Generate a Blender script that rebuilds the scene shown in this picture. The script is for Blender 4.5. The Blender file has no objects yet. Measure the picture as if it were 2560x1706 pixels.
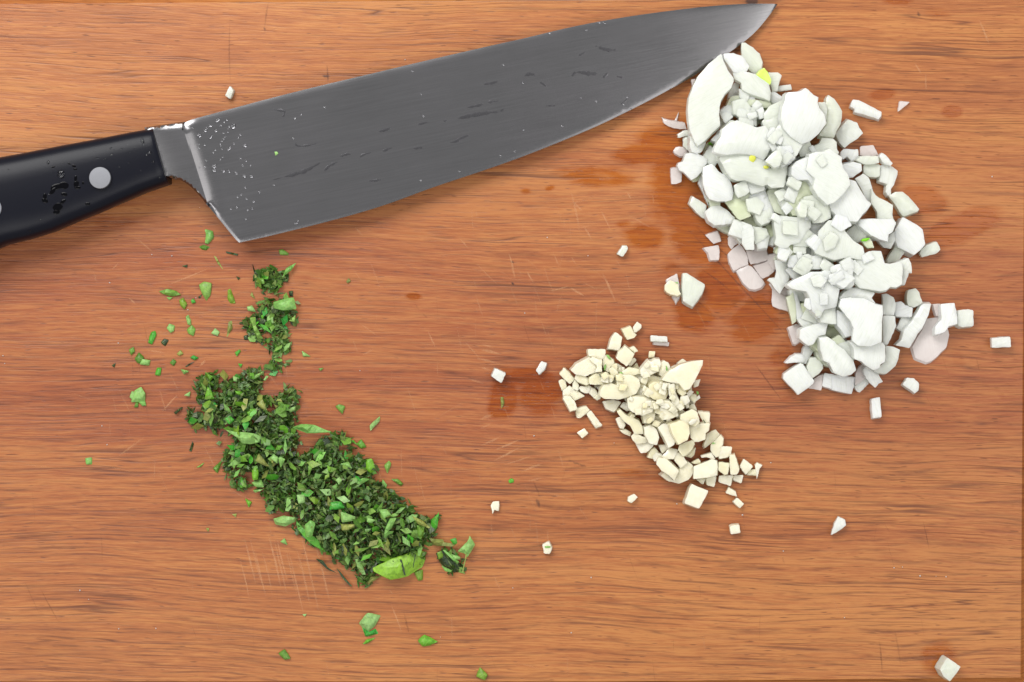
import bpy, math, random
import numpy as np
from mathutils import Vector, noise
from mathutils.geometry import delaunay_2d_cdt

# ------------------------------------------------------------------ scene, camera, light
sc = bpy.context.scene
S = 0.000134            # metres per photograph pixel on the board
H = 4627.0              # camera height over the board, in the same pixel units
cam_d = bpy.data.cameras.new('camera'); cam = bpy.data.objects.new('camera', cam_d)
sc.collection.objects.link(cam); sc.camera = cam
cam.location = (0, 0, H*S); cam.rotation_euler = (0, 0, 0)
cam_d.sensor_width = 36; cam_d.lens = 36*H/2560.0
cam_d.clip_start = 0.01; cam_d.clip_end = 20
w = bpy.data.worlds.new('World'); sc.world = w; w.use_nodes = True
bg = w.node_tree.nodes['Background']; bg.inputs[0].default_value = (0.99, 0.985, 0.975, 1); bg.inputs[1].default_value = 0.54
sc.view_settings.view_transform = 'Standard'; sc.view_settings.look = 'None'
sc.cycles.transparent_max_bounces = 40
sc.view_settings.exposure = 0; sc.view_settings.gamma = 1

def area(name, loc, size, power, col):
    d = bpy.data.lights.new(name, 'AREA'); d.shape = 'RECTANGLE'
    d.size, d.size_y = size; d.energy = power; d.color = col
    o = bpy.data.objects.new(name, d); sc.collection.objects.link(o)
    o.location = loc
    o.rotation_euler = (Vector((0, 0, 0))-Vector(loc)).to_track_quat('-Z', 'Y').to_euler()
area('window_light', (-0.29, 0.52, 0.62), (0.58, 0.42), 7.8, (1.0, 0.985, 0.96))
area('ceiling_lamp_light', (0.60, 0.02, 0.80), (0.7, 0.7), 3.4, (1.0, 0.97, 0.93))
area('room_light', (-0.36, -0.42, 0.90), (0.6, 0.4), 2.5, (1.0, 0.98, 0.95))

C = sc.collection
rnd = random.Random(7)
# ------------------------------------------------------------------ helpers
def P(px, py, z=0.0):
    """photograph pixel -> point at height z (z in pixel units) -> metres"""
    f = (H-z)/H
    return Vector(((px-1280)*f*S, (853-py)*f*S, z*S))

REG = {'A':(1640,90,6.533),'B':(1880,190,6.533),'C':(1660,300,6.533),'D':(1940,340,6.533),'E':(1740,480,6.533),
 'F':(2020,520,6.533),'G':(1900,640,6.533),'H':(1940,780,6.533),'I':(2140,700,6.533),'J':(1380,800,6.533),
 'K':(1520,960,5.2275),'L':(420,900,6.533),'M':(540,1040,6.533),'N':(700,1140,6.533),'O':(840,1240,6.533),
 'P':(260,560,3.137),'Q':(1200,780,2.8),'R':(1640,540,3.267),'S':(1640,80,3.267),'T':(2000,0,2.8),
 'U':(640,1400,3.361),'V':(1900,1300,3.565),'W':(1200,300,2.8),'X':(800,560,3.136),'Y':(440,900,2.614),
 'a':(1300,0,3.136),'b':(600,0,3.136),'c':(0,200,3.564),'d':(460,300,9.8),'Z':(0,0,1.0)}
def pts(s):
    r = None; out = []
    for t in s.split():
        if t[0].isalpha(): r = REG[t[0]]; t = t[1:]
        x, y = t.split(','); out.append((r[0]+float(x)/r[2], r[1]+float(y)/r[2]))
    return out

def tag(o, label=None, cat=None, group=None, kind=None):
    if label: o['label'] = label
    if cat: o['category'] = cat
    if group: o['group'] = group
    if kind: o['kind'] = kind
    return o
def link(name, me, parent=None, loc=None):
    o = bpy.data.objects.new(name, me); C.objects.link(o)
    if loc is not None: o.location = loc
    if parent: o.parent = parent
    return o
def mesh(name, v, f, mat, smooth=True, sharp=None):
    me = bpy.data.meshes.new(name); me.from_pydata([tuple(p) for p in v], [], f); me.materials.append(mat)
    if smooth:
        me.shade_smooth()
        if sharp: me.set_sharp_from_angle(angle=math.radians(sharp))
    me.update(); return me

# ------------------------------------------------------------------ materials
class NT:
    def __init__(s, name):
        s.m = bpy.data.materials.new(name); s.m.use_nodes = True; s.t = s.m.node_tree
        s.b = s.t.nodes['Principled BSDF']; s.out = s.t.nodes['Material Output']
    def n(s, typ, **kw):
        nd = s.t.nodes.new('ShaderNode'+typ)
        for k, v in kw.items():
            if k.startswith('i_'): nd.inputs[k[2:].replace('_', ' ')].default_value = v
            else: setattr(nd, k, v)
        return nd
    def l(s, a, b): s.t.links.new(a, b)
    def val(s, sock, v):
        if isinstance(v, (int, float, tuple)): sock.default_value = v
        else: s.l(v, sock)
    def math(s, op, a, b=0.0, c=None, clamp=False):
        nd = s.n('Math', operation=op, use_clamp=clamp)
        s.val(nd.inputs[0], a); s.val(nd.inputs[1], b)
        if c is not None: s.val(nd.inputs[2], c)
        return nd.outputs[0]
    def mix(s, f, a, b, mode='MIX'):
        nd = s.n('Mix', data_type='RGBA', blend_type=mode)
        s.val(nd.inputs[0], f); s.val(nd.inputs[6], a); s.val(nd.inputs[7], b)
        return nd.outputs[2]
    def mr(s, v, a, b, c=0.0, d=1.0):
        nd = s.n('MapRange', clamp=True)
        s.val(nd.inputs[0], v); nd.inputs[1].default_value = a; nd.inputs[2].default_value = b
        nd.inputs[3].default_value = c; nd.inputs[4].default_value = d
        return nd.outputs[0]
    def noise(s, vec, scale=1.0, detail=2.0, rough=0.5, dist=0.0):
        nd = s.n('TexNoise'); s.l(vec, nd.inputs['Vector'])
        nd.inputs['Scale'].default_value = scale; nd.inputs['Detail'].default_value = detail
        nd.inputs['Roughness'].default_value = rough; nd.inputs['Distortion'].default_value = dist
        return nd.outputs['Fac']
def rgb(r, g, b):
    f = lambda c: (c/255/12.92) if c/255 <= 0.04045 else ((c/255+0.055)/1.055)**2.4
    return (f(r), f(g), f(b), 1.0)

def wood_material():
    m = NT('oiled_wood')
    tc = m.n('TexCoord').outputs['Object']
    mp = m.n('Mapping'); m.l(tc, mp.inputs[0]); k = 1/(S*100); mp.inputs['Scale'].default_value = (k, k, k)
    sx = m.n('SeparateXYZ'); m.l(mp.outputs[0], sx.inputs[0]); X, Y = sx.outputs[0], sx.outputs[1]
    def vec(ax, ay, az=0.0, yy=None):
        c = m.n('CombineXYZ'); m.l(m.math('MULTIPLY', X, ax), c.inputs[0])
        m.l(m.math('MULTIPLY', yy if yy is not None else Y, ay), c.inputs[1]); c.inputs[2].default_value = az
        return c.outputs[0]
    # grain direction: slow wander of the fibres plus a gentle fall to the right in the middle
    w1 = m.noise(vec(0.06, 0.17, 3.1), 1.0, 2.0, 0.5)
    w2 = m.noise(vec(0.30, 0.8, 9.7), 1.0, 2.0, 0.5)
    w3 = m.noise(vec(0.9, 2.2, 5.0), 1.0, 1.0, 0.5)
    yy = m.math('ADD', Y, m.math('MULTIPLY', m.math('SUBTRACT', w1, 0.5), 1.1))
    yy = m.math('ADD', yy, m.math('MULTIPLY', m.math('SUBTRACT', w2, 0.5), 0.16))
    yy = m.math('ADD', yy, m.math('MULTIPLY', m.math('SUBTRACT', w3, 0.5), 0.035))
    yy = m.math('ADD', yy, m.math('MULTIPLY', X, 0.018))
    broad = m.noise(vec(0.05, 0.42, 1.0, yy), 1.0, 2.0, 0.5)
    band = m.noise(vec(0.07, 2.3, 2.0, yy), 1.0, 3.0, 0.55)
    fine = m.noise(vec(0.22, 8.5, 4.0, yy), 1.0, 4.0, 0.66)
    fibre = m.noise(vec(1.1, 27.0, 6.0, yy), 1.0, 3.0, 0.6)
    hair = m.noise(vec(2.6, 55.0, 8.0, yy), 1.0, 3.0, 0.7)
    blot = m.noise(vec(0.25, 0.7, 12.0), 1.0, 3.0, 0.6)
    f = m.math('ADD', m.math('MULTIPLY', broad, 0.27), m.math('MULTIPLY', band, 0.16))
    f = m.math('ADD', f, m.math('MULTIPLY', fine, 0.16)); f = m.math('ADD', f, m.math('MULTIPLY', fibre, 0.30))
    f = m.math('ADD', f, m.math('MULTIPLY', hair, 0.21))
    cr = m.n('ValToRGB'); m.l(f, cr.inputs[0]); e = cr.color_ramp.elements
    e[0].position = 0.405; e[0].color = rgb(92, 52, 36)
    e[1].position = 0.60; e[1].color = rgb(212, 158, 106)
    for p, c in ((0.445, (140, 82, 54)), (0.495, (168, 103, 67)), (0.545, (190, 128, 85))):
        q = e.new(p); q.color = rgb(*c)
    col = cr.outputs[0]
    # warm / tan drift from place to place
    col = m.mix(m.mr(blot, 0.4, 0.7, 0.0, 0.30), col, rgb(184, 128, 76), 'MIX')
    ed = m.mr(m.math('ADD', m.math('ABSOLUTE', m.math('ADD', Y, 0.3)), m.math('MULTIPLY', m.math('SUBTRACT', w2, 0.5), 5.0)), 1.5, 7.0, 0.0, 1.0)
    col = m.mix(m.math('MULTIPLY', m.math('SUBTRACT', 1.0, ed), 0.42), col, rgb(152, 84, 54))
    col = m.mix(m.math('MULTIPLY', ed, 0.30), col, rgb(186, 132, 76))
    # dark growth lines and short pores
    ln = m.noise(vec(0.10, 4.6, 20.0, yy), 1.0, 1.0, 0.4)
    ln2 = m.noise(vec(0.07, 9.0, 21.5, yy), 1.0, 1.0, 0.4)
    lgate2 = m.mr(m.noise(vec(0.35, 1.6, 27.0, yy), 1.0, 2.0, 0.5), 0.48, 0.62)
    line2 = m.math('MULTIPLY', m.mr(m.math('ABSOLUTE', m.math('SUBTRACT', ln2, 0.5)), 0.0, 0.03, 1.0, 0.0), lgate2)
    rn = m.math('ADD', m.math('MULTIPLY', yy, 4.4), m.math('MULTIPLY', m.noise(vec(0.12, 0.9, 77.0), 1.0, 2.0, 0.5), 5.0))
    fr = m.math('ABSOLUTE', m.math('SUBTRACT', m.math('FRACT', rn), 0.5))
    rgate = m.mr(m.noise(vec(0.75, 4.4, 81.0, yy), 1.0, 3.0, 0.65), 0.40, 0.62)
    low = m.mr(m.math('ADD', m.math('MULTIPLY', Y, -1.0), m.math('MULTIPLY', w2, 3.0)), -2.5, 2.5, 0.25, 1.0)
    ring = m.math('MULTIPLY', m.math('MULTIPLY', m.mr(fr, 0.02, 0.20, 1.0, 0.0), rgate), low)
    lgate = m.mr(m.noise(vec(0.22, 1.1, 24.0, yy), 1.0, 2.0, 0.5), 0.42, 0.60)
    line = m.math('MULTIPLY', m.mr(m.math('ABSOLUTE', m.math('SUBTRACT', ln, 0.5)), 0.0, 0.018, 1.0, 0.0), lgate)
    pore = m.noise(vec(0.8, 15.0, 30.0, yy), 1.0, 2.0, 0.55)
    pore = m.math('MULTIPLY', m.mr(pore, 0.58, 0.70), m.mr(blot, 0.3, 0.6, 0.4, 1.0))
    pore2 = m.mr(m.noise(vec(2.6, 22.0, 34.0, yy), 1.0, 1.0, 0.5), 0.66, 0.76)
    dk = m.math('MAXIMUM', m.math('MAXIMUM', m.math('MULTIPLY', ring, 0.75), m.math('MAXIMUM', m.math('MULTIPLY', line, 0.9), m.math('MULTIPLY', line2, 0.7))), m.math('MAXIMUM', m.math('MULTIPLY', pore, 0.62), m.math('MULTIPLY', pore2, 0.75)))
    col = m.mix(m.math('MULTIPLY', dk, 0.88, clamp=True), col, rgb(92, 50, 36))
    # grey-violet bruised streaks
    br = m.mr(m.noise(vec(0.5, 2.2, 40.0, yy), 1.0, 3.0, 0.6), 0.60, 0.78, 0.0, 0.25)
    col = m.mix(br, col, rgb(118, 72, 56))
    # faint criss-cross knife wear
    for ang, sc_, seed, amt in ((1.30, 1.0, 50.0, 0.42), (0.9, 1.0, 55.0, 0.22), (1.75, 1.0, 60.0, 0.30)):
        r = m.n('Mapping'); m.l(mp.outputs[0], r.inputs[0]); r.inputs['Rotation'].default_value = (0, 0, ang)
        r.inputs['Scale'].default_value = (0.45, 13.0, 1.0); r.inputs['Location'].default_value = (seed, seed, 0)
        q = m.mr(m.noise(r.outputs[0], 1.0, 2.0, 0.6), 0.60, 0.78)
        q = m.math('MULTIPLY', m.math('MULTIPLY', q, amt), m.mr(m.noise(vec(0.2, 0.3, seed), 1.0, 1.0), 0.35, 0.6))
        col = m.mix(q, col, rgb(216, 158, 118))
    # juice soaked stains, with the handle shadow painted in and one darker patch
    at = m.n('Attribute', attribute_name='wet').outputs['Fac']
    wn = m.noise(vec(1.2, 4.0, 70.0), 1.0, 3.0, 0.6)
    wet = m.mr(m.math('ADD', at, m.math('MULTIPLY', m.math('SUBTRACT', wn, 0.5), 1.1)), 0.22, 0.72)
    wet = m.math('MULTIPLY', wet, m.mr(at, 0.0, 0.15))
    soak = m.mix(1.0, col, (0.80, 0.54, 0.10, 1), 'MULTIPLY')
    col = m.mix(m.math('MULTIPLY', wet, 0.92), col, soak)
    kn = m.n('Attribute', attribute_name='knot').outputs['Fac']
    col = m.mix(m.math('MULTIPLY', m.mr(kn, 0.2, 0.8), 0.9), col, rgb(58, 36, 34))
    col = m.mix(1.0, col, (0.70, 0.545, 0.375, 1), 'MULTIPLY')
    m.l(col, m.b.inputs['Base Color'])
    rg = m.math('ADD', 0.46, m.math('MULTIPLY', m.math('SUBTRACT', fine, 0.5), 0.3))
    rg = m.math('SUBTRACT', rg, m.math('MULTIPLY', wet, 0.24))
    m.l(rg, m.b.inputs['Roughness']); m.b.inputs['Specular IOR Level'].default_value = 0.42
    hgt = m.math('SUBTRACT', m.math('ADD', m.math('MULTIPLY', fibre, 0.5), m.math('MULTIPLY', fine, 0.4)), m.math('MULTIPLY', dk, 0.7))
    bp = m.n('Bump'); bp.inputs['Strength'].default_value = 0.5; bp.inputs['Distance'].default_value = 0.00025
    m.l(hgt, bp.inputs['Height']); m.l(bp.outputs[0], m.b.inputs['Normal'])
    return m.m

def food_material(name, cols, sss, scale, rough, veins=0.4, trans=0.0, ior=1.4, bump=0.5, glow=0.0):
    m = NT(name)
    oi = m.n('ObjectInfo'); R_ = oi.outputs['Random']
    cr = m.n('ValToRGB'); m.l(R_, cr.inputs[0]); e = cr.color_ramp.elements
    e[0].color = cols[0]; e[1].color = cols[-1]
    for i, c in enumerate(cols[1:-1]): q = e.new((i+1)/(len(cols)-1)); q.color = c
    tc = m.n('TexCoord').outputs['Object']
    ang = m.math('MULTIPLY', R_, 40.0)
    vr = m.n('VectorRotate', rotation_type='Z_AXIS'); m.l(tc, vr.inputs['Vector']); m.l(ang, vr.inputs['Angle'])
    mp = m.n('Mapping'); m.l(vr.outputs[0], mp.inputs[0]); mp.inputs['Scale'].default_value = (250, 2600, 250)
    vn = m.noise(mp.outputs[0], 1.0, 2.0, 0.6)
    cl = m.n('Mapping'); m.l(tc, cl.inputs[0]); cl.inputs['Scale'].default_value = (500, 500, 500)
    bn = m.noise(cl.outputs[0], 1.0, 3.0, 0.6)
    col = m.mix(m.math('MULTIPLY', m.mr(vn, 0.45, 0.8), veins), cr.outputs[0], tuple(c*0.86 for c in cols[0][:3])+(1,))
    col = m.mix(m.mr(bn, 0.45, 0.8, 0.0, 0.35), col, cols[-1])
    m.l(col, m.b.inputs['Base Color'])
    m.b.inputs['Subsurface Weight'].default_value = sss
    m.b.inputs['Subsurface Radius'].default_value = (1.0, 1.0, 0.85); m.b.inputs['Coat Weight'].default_value = 0.5; m.b.inputs['Coat Roughness'].default_value = 0.12; m.b.inputs['Subsurface Scale'].default_value = scale
    m.b.inputs['Roughness'].default_value = rough; m.b.inputs['IOR'].default_value = ior
    m.b.inputs['Transmission Weight'].default_value = trans
    if glow:
        tl = m.n('BsdfTranslucent'); m.l(col, tl.inputs[0]); ms = m.n('MixShader'); ms.inputs[0].default_value = glow
        m.l(m.b.outputs[0], ms.inputs[1]); m.l(tl.outputs[0], ms.inputs[2]); m.l(ms.outputs[0], m.out.inputs[0])
    h = m.math('ADD', m.math('MULTIPLY', vn, 0.5), bn)
    bp = m.n('Bump'); bp.inputs['Strength'].default_value = bump; bp.inputs['Distance'].default_value = 0.0003
    m.l(h, bp.inputs['Height']); m.l(bp.outputs[0], m.b.inputs['Normal'])
    return m.m

def herb_material(name, cols, attr=False):
    m = NT(name)
    R_ = m.n('Attribute', attribute_name='tint').outputs['Fac'] if attr else m.n('ObjectInfo').outputs['Random']
    cr = m.n('ValToRGB'); m.l(R_, cr.inputs[0]); e = cr.color_ramp.elements
    e[0].color = cols[0]; e[1].color = cols[-1]
    for i, c in enumerate(cols[1:-1]): q = e.new((i+1)/(len(cols)-1)); q.color = c
    tc = m.n('TexCoord').outputs['Object']
    cl = m.n('Mapping'); m.l(tc, cl.inputs[0]); cl.inputs['Scale'].default_value = (900, 900, 900)
    bn = m.noise(cl.outputs[0], 1.0, 3.0, 0.6)
    vr = m.n('VectorRotate', rotation_type='Z_AXIS'); m.l(tc, vr.inputs['Vector']); m.l(m.math('MULTIPLY', R_, 50.0), vr.inputs['Angle'])
    mp = m.n('Mapping'); m.l(vr.outputs[0], mp.inputs[0]); mp.inputs['Scale'].default_value = (400, 2600, 400)
    vn = m.noise(mp.outputs[0], 1.0, 2.0, 0.5)
    col = m.mix(m.mr(bn, 0.4, 0.75, 0.0, 0.5), cr.outputs[0], rgb(36, 62, 24))
    col = m.mix(m.mr(vn, 0.56, 0.68, 0.0, 0.4), col, rgb(150, 178, 92))
    m.l(col, m.b.inputs['Base Color']); m.b.inputs['Roughness'].default_value = 0.42
    m.b.inputs['Specular IOR Level'].default_value = 0.5
    tl = m.n('BsdfTranslucent'); m.l(col, tl.inputs[0])
    ms = m.n('MixShader'); ms.inputs[0].default_value = 0.15
    m.l(m.b.outputs[0], ms.inputs[1]); m.l(tl.outputs[0], ms.inputs[2]); m.l(ms.outputs[0], m.out.inputs[0])
    bp = m.n('Bump'); bp.inputs['Strength'].default_value = 0.5; bp.inputs['Distance'].default_value = 0.0002
    m.l(m.math('ADD', bn, vn), bp.inputs['Height']); m.l(bp.outputs[0], m.b.inputs['Normal'])
    return m.m

def plain(name, col, rough=0.5, metal=0.0, spec=0.5, nscale=800, namt=0.15):
    m = NT(name); tc = m.n('TexCoord').outputs['Object']
    mp = m.n('Mapping'); m.l(tc, mp.inputs[0]); mp.inputs['Scale'].default_value = (nscale,)*3
    q = m.noise(mp.outputs[0], 1.0, 3.0, 0.6)
    m.l(m.mix(m.math('MULTIPLY', q, namt*2), col, tuple(c*0.6 for c in col[:3])+(1,)), m.b.inputs['Base Color'])
    m.l(m.math('ADD', rough-0.06, m.math('MULTIPLY', q, 0.12)), m.b.inputs['Roughness'])
    m.b.inputs['Metallic'].default_value = metal; m.b.inputs['Specular IOR Level'].default_value = spec
    return m.m

def steel_material():
    m = NT('brushed_steel'); tc = m.n('TexCoord').outputs['Object']
    r = m.n('Mapping'); m.l(tc, r.inputs[0]); r.inputs['Rotation'].default_value = (0, 0, math.radians(-12))
    q = m.n('Mapping'); m.l(r.outputs[0], q.inputs[0]); q.inputs['Scale'].default_value = (60, 5200, 60)
    br = m.noise(q.outputs[0], 1.0, 3.0, 0.6)
    s2 = m.n('Mapping'); m.l(tc, s2.inputs[0]); s2.inputs['Scale'].default_value = (70, 70, 70)
    sm = m.noise(s2.outputs[0], 1.0, 3.0, 0.55)
    col = m.mix(m.mr(br, 0.3, 0.7), (0.180, 0.178, 0.185, 1), (0.210, 0.208, 0.216, 1))  # base colour darkened to stand in for a dark reflection from overhead
    col = m.mix(m.mr(sm, 0.4, 0.7, 0.0, 0.35), col, (0.186, 0.180, 0.192, 1))
    m.l(col, m.b.inputs['Base Color']); m.b.inputs['Metallic'].default_value = 1.0
    m.l(m.math('ADD', 0.14, m.math('ADD', m.math('MULTIPLY', br, 0.06), m.math('MULTIPLY', sm, 0.08))), m.b.inputs['Roughness'])
    bp = m.n("Bump"); bp.inputs["Strength"].default_value = 0.06; bp.inputs['Distance'].default_value = 0.00005
    m.l(br, bp.inputs['Height']); m.l(bp.outputs[0], m.b.inputs['Normal'])
    return m.m

def water_material():
    m = NT('water'); m.b.inputs['Base Color'].default_value = (0.97, 0.98, 1, 1)
    m.b.inputs['Roughness'].default_value = 0.04; m.b.inputs['IOR'].default_value = 1.33
    m.b.inputs['Transmission Weight'].default_value = 1.0
    return m.m
def mark_material(name, col, strength):
    m = NT(name); a = m.n('Attribute', attribute_name='fade').outputs['Fac']
    tc = m.n('TexCoord').outputs['Object']; mp = m.n('Mapping'); m.l(tc, mp.inputs[0]); mp.inputs['Scale'].default_value = (1500,)*3
    q = m.mr(m.noise(mp.outputs[0], 1.0, 2.0, 0.6), 0.35, 0.6, 0.35, 1.0)
    m.b.inputs['Base Color'].default_value = col; m.b.inputs['Roughness'].default_value = 0.6
    m.l(m.math('MULTIPLY', m.math('MULTIPLY', a, q), strength), m.b.inputs['Alpha'])
    return m.m

WOOD = wood_material(); STEEL = steel_material(); WATER = water_material()
WETBLACK = plain('wet_black_plastic', (0.001, 0.001, 0.002, 1), 0.08, 0, 0.12)
FILM = plain('wet_steel_film', (0.125, 0.123, 0.132, 1), 0.26, 1.0, 0.5, 900, 0.2)
BLACK = plain('black_plastic', (0.004, 0.0045, 0.009, 1), 0.30, 0, 0.16, 3000, 0.1)
RIVET = plain('rivet_metal', (0.22, 0.225, 0.245, 1), 0.5, 0.7, 0.5, 2500, 0.2)
ONION = food_material('onion_flesh', [rgb(222, 227, 213), rgb(227, 231, 222), rgb(231, 234, 230), rgb(235, 238, 237)], 0.55, 0.003, 0.22, 0.5, glow=0.2)
ONION_Y = food_material('onion_core', [rgb(212, 220, 184), rgb(218, 225, 196), rgb(225, 231, 208)], 0.55, 0.003, 0.24, 0.25, glow=0.2)
ONION_T = food_material('onion_sheer', [rgb(222, 212, 208), rgb(228, 221, 218)], 0.0, 0.002, 0.28, 0.35)
for m_, a_ in ((ONION, .90), (ONION_Y, .90)): m_.node_tree.nodes['Principled BSDF'].inputs['Alpha'].default_value = a_
ONION_T.node_tree.nodes['Principled BSDF'].inputs['Alpha'].default_value = 0.60
ONION_G = food_material('onion_green_core', [rgb(186, 224, 84), rgb(200, 230, 104)], 0.5, 0.0015, 0.34, 0.2)
GARLIC = food_material('garlic_flesh', [rgb(230, 224, 190), rgb(235, 230, 204), rgb(239, 235, 216)], 0.55, 0.0025, 0.26, 0.22, glow=0.2)
GARLIC_Y = food_material('garlic_juicy', [rgb(230, 221, 180), rgb(235, 228, 194)], 0.55, 0.0025, 0.24, 0.15, glow=0.2)
HERB = herb_material('herb_leaf_green', [rgb(62, 104, 26), rgb(86, 134, 34), rgb(112, 158, 58), rgb(142, 184, 88), rgb(90, 150, 34), rgb(130, 158, 44)])
HERB_B = herb_material('herb_leaf_bright', [rgb(120, 178, 84), rgb(140, 190, 100), rgb(150, 192, 116)])
HERB_V = herb_material('herb_leaf_vivid', [rgb(44, 150, 50), rgb(78, 168, 44), rgb(120, 180, 40)])
HERB_O = herb_material('herb_leaf_olive', [rgb(140, 152, 66), rgb(158, 164, 84), rgb(110, 116, 58)])
HERB_L = herb_material('herb_leaf_lime', [rgb(140, 190, 50), rgb(150, 196, 60)])
HERB_D = herb_material('herb_leaf_dark', [rgb(28, 46, 22), rgb(44, 62, 30), rgb(54, 66, 34)])
HERB_S = herb_material('herb_mince', [rgb(34, 51, 20), rgb(51, 79, 27), rgb(67, 106, 29), rgb(92, 132, 46), rgb(68, 80, 32), rgb(118, 139, 72), rgb(46, 98, 24), rgb(77, 115, 34), rgb(39, 60, 22)], True)
SPOT = plain('onion_spot', rgb(198, 200, 70), 0.5)
GREEN = plain('shoot_green', rgb(120, 196, 30), 0.4)
MARK_L = mark_material('scratch_pale', rgb(222, 168, 122), 0.36)
MARK_D = mark_material('scratch_dark', rgb(78, 40, 30), 0.5)

# ------------------------------------------------------------------ flat-cut piece builder
def refine(poly, step, jit, rr, rounding=0.08):
    n = len(poly); q = []
    for i in range(n):
        a = poly[i-1]; b = poly[i]; c = poly[(i+1) % n]
        la = min(rounding, 2.2/max(1e-3, math.dist(a, b))); lc = min(rounding, 2.2/max(1e-3, math.dist(b, c)))
        q.append((b[0]+(a[0]-b[0])*la, b[1]+(a[1]-b[1])*la)); q.append((b[0]+(c[0]-b[0])*lc, b[1]+(c[1]-b[1])*lc))
    out = []
    n = len(q)
    for i in range(n):
        a = q[i]; b = q[(i+1) % n]; d = math.dist(a, b); k = max(1, int(d/step))
        for j in range(k):
            t = j/k; x = a[0]+(b[0]-a[0])*t; y = a[1]+(b[1]-a[1])*t
            out.append((x+rr.uniform(-jit, jit), y+rr.uniform(-jit, jit)))
    return out
def seg_dist(p, a, b):
    """distance from points p (n,2) to the open polyline/segments a->b (m,2), min over segments"""
    ab = b-a; L = np.maximum((ab**2).sum(1), 1e-9)
    t = np.clip(((p[:, None, :]-a[None])*ab[None]).sum(2)/L[None], 0, 1)
    d = p[:, None, :]-(a[None]+t[..., None]*ab[None])
    return np.sqrt((d**2).sum(2)).min(1)
def inside(p, poly):
    x, y = p[:, 0], p[:, 1]; r = np.zeros(len(p), bool); n = len(poly); j = n-1
    for i in range(n):
        xi, yi = poly[i]; xj, yj = poly[j]
        c = ((yi > y) != (yj > y)) & (x < (xj-xi)*(y-yi)/(yj-yi+1e-12)+xi); r ^= c; j = i
    return r
def fill(outline, step, rr, margin=0.5, extra=None):
    o = np.array(outline); lo = o.min(0); hi = o.max(0)
    gx = np.arange(lo[0]+step*0.5, hi[0], step); gy = np.arange(lo[1]+step*0.5, hi[1], step)
    if len(gx) and len(gy):
        g = np.array([(x+rr.uniform(-.25, .25)*step, y+rr.uniform(-.25, .25)*step) for x in gx for y in gy])
        g = g[inside(g, o)]
        if len(g): g = g[seg_dist(g, o, np.roll(o, -1, 0)) > step*margin]
    else: g = np.zeros((0, 2))
    if extra is not None and len(extra):
        ex = np.array(extra); ex = ex[inside(ex, o)]; ex = ex[seg_dist(ex, o, np.roll(o, -1, 0)) > 1.2]
        keep = []
        for p in ex:
            if all((p[0]-q[0])**2+(p[1]-q[1])**2 > 2.2 for q in keep[-400:]): keep.append(p)
        ex = np.array(keep)
        dm = np.array([np.min((ex[:, 0]-a)**2+(ex[:, 1]-b)**2) for a, b in g]); g = np.vstack([g[dm > (step*.55)**2], ex])
    allp = [Vector((float(a), float(b))) for a, b in o] + [Vector((float(a), float(b))) for a, b in g]
    r = delaunay_2d_cdt(allp, [], [list(range(len(o)))], 1, 1e-4)
    V = np.array([(v[0], v[1]) for v in r[0]]); F = [list(f) for f in r[2]]
    return V, F
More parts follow.
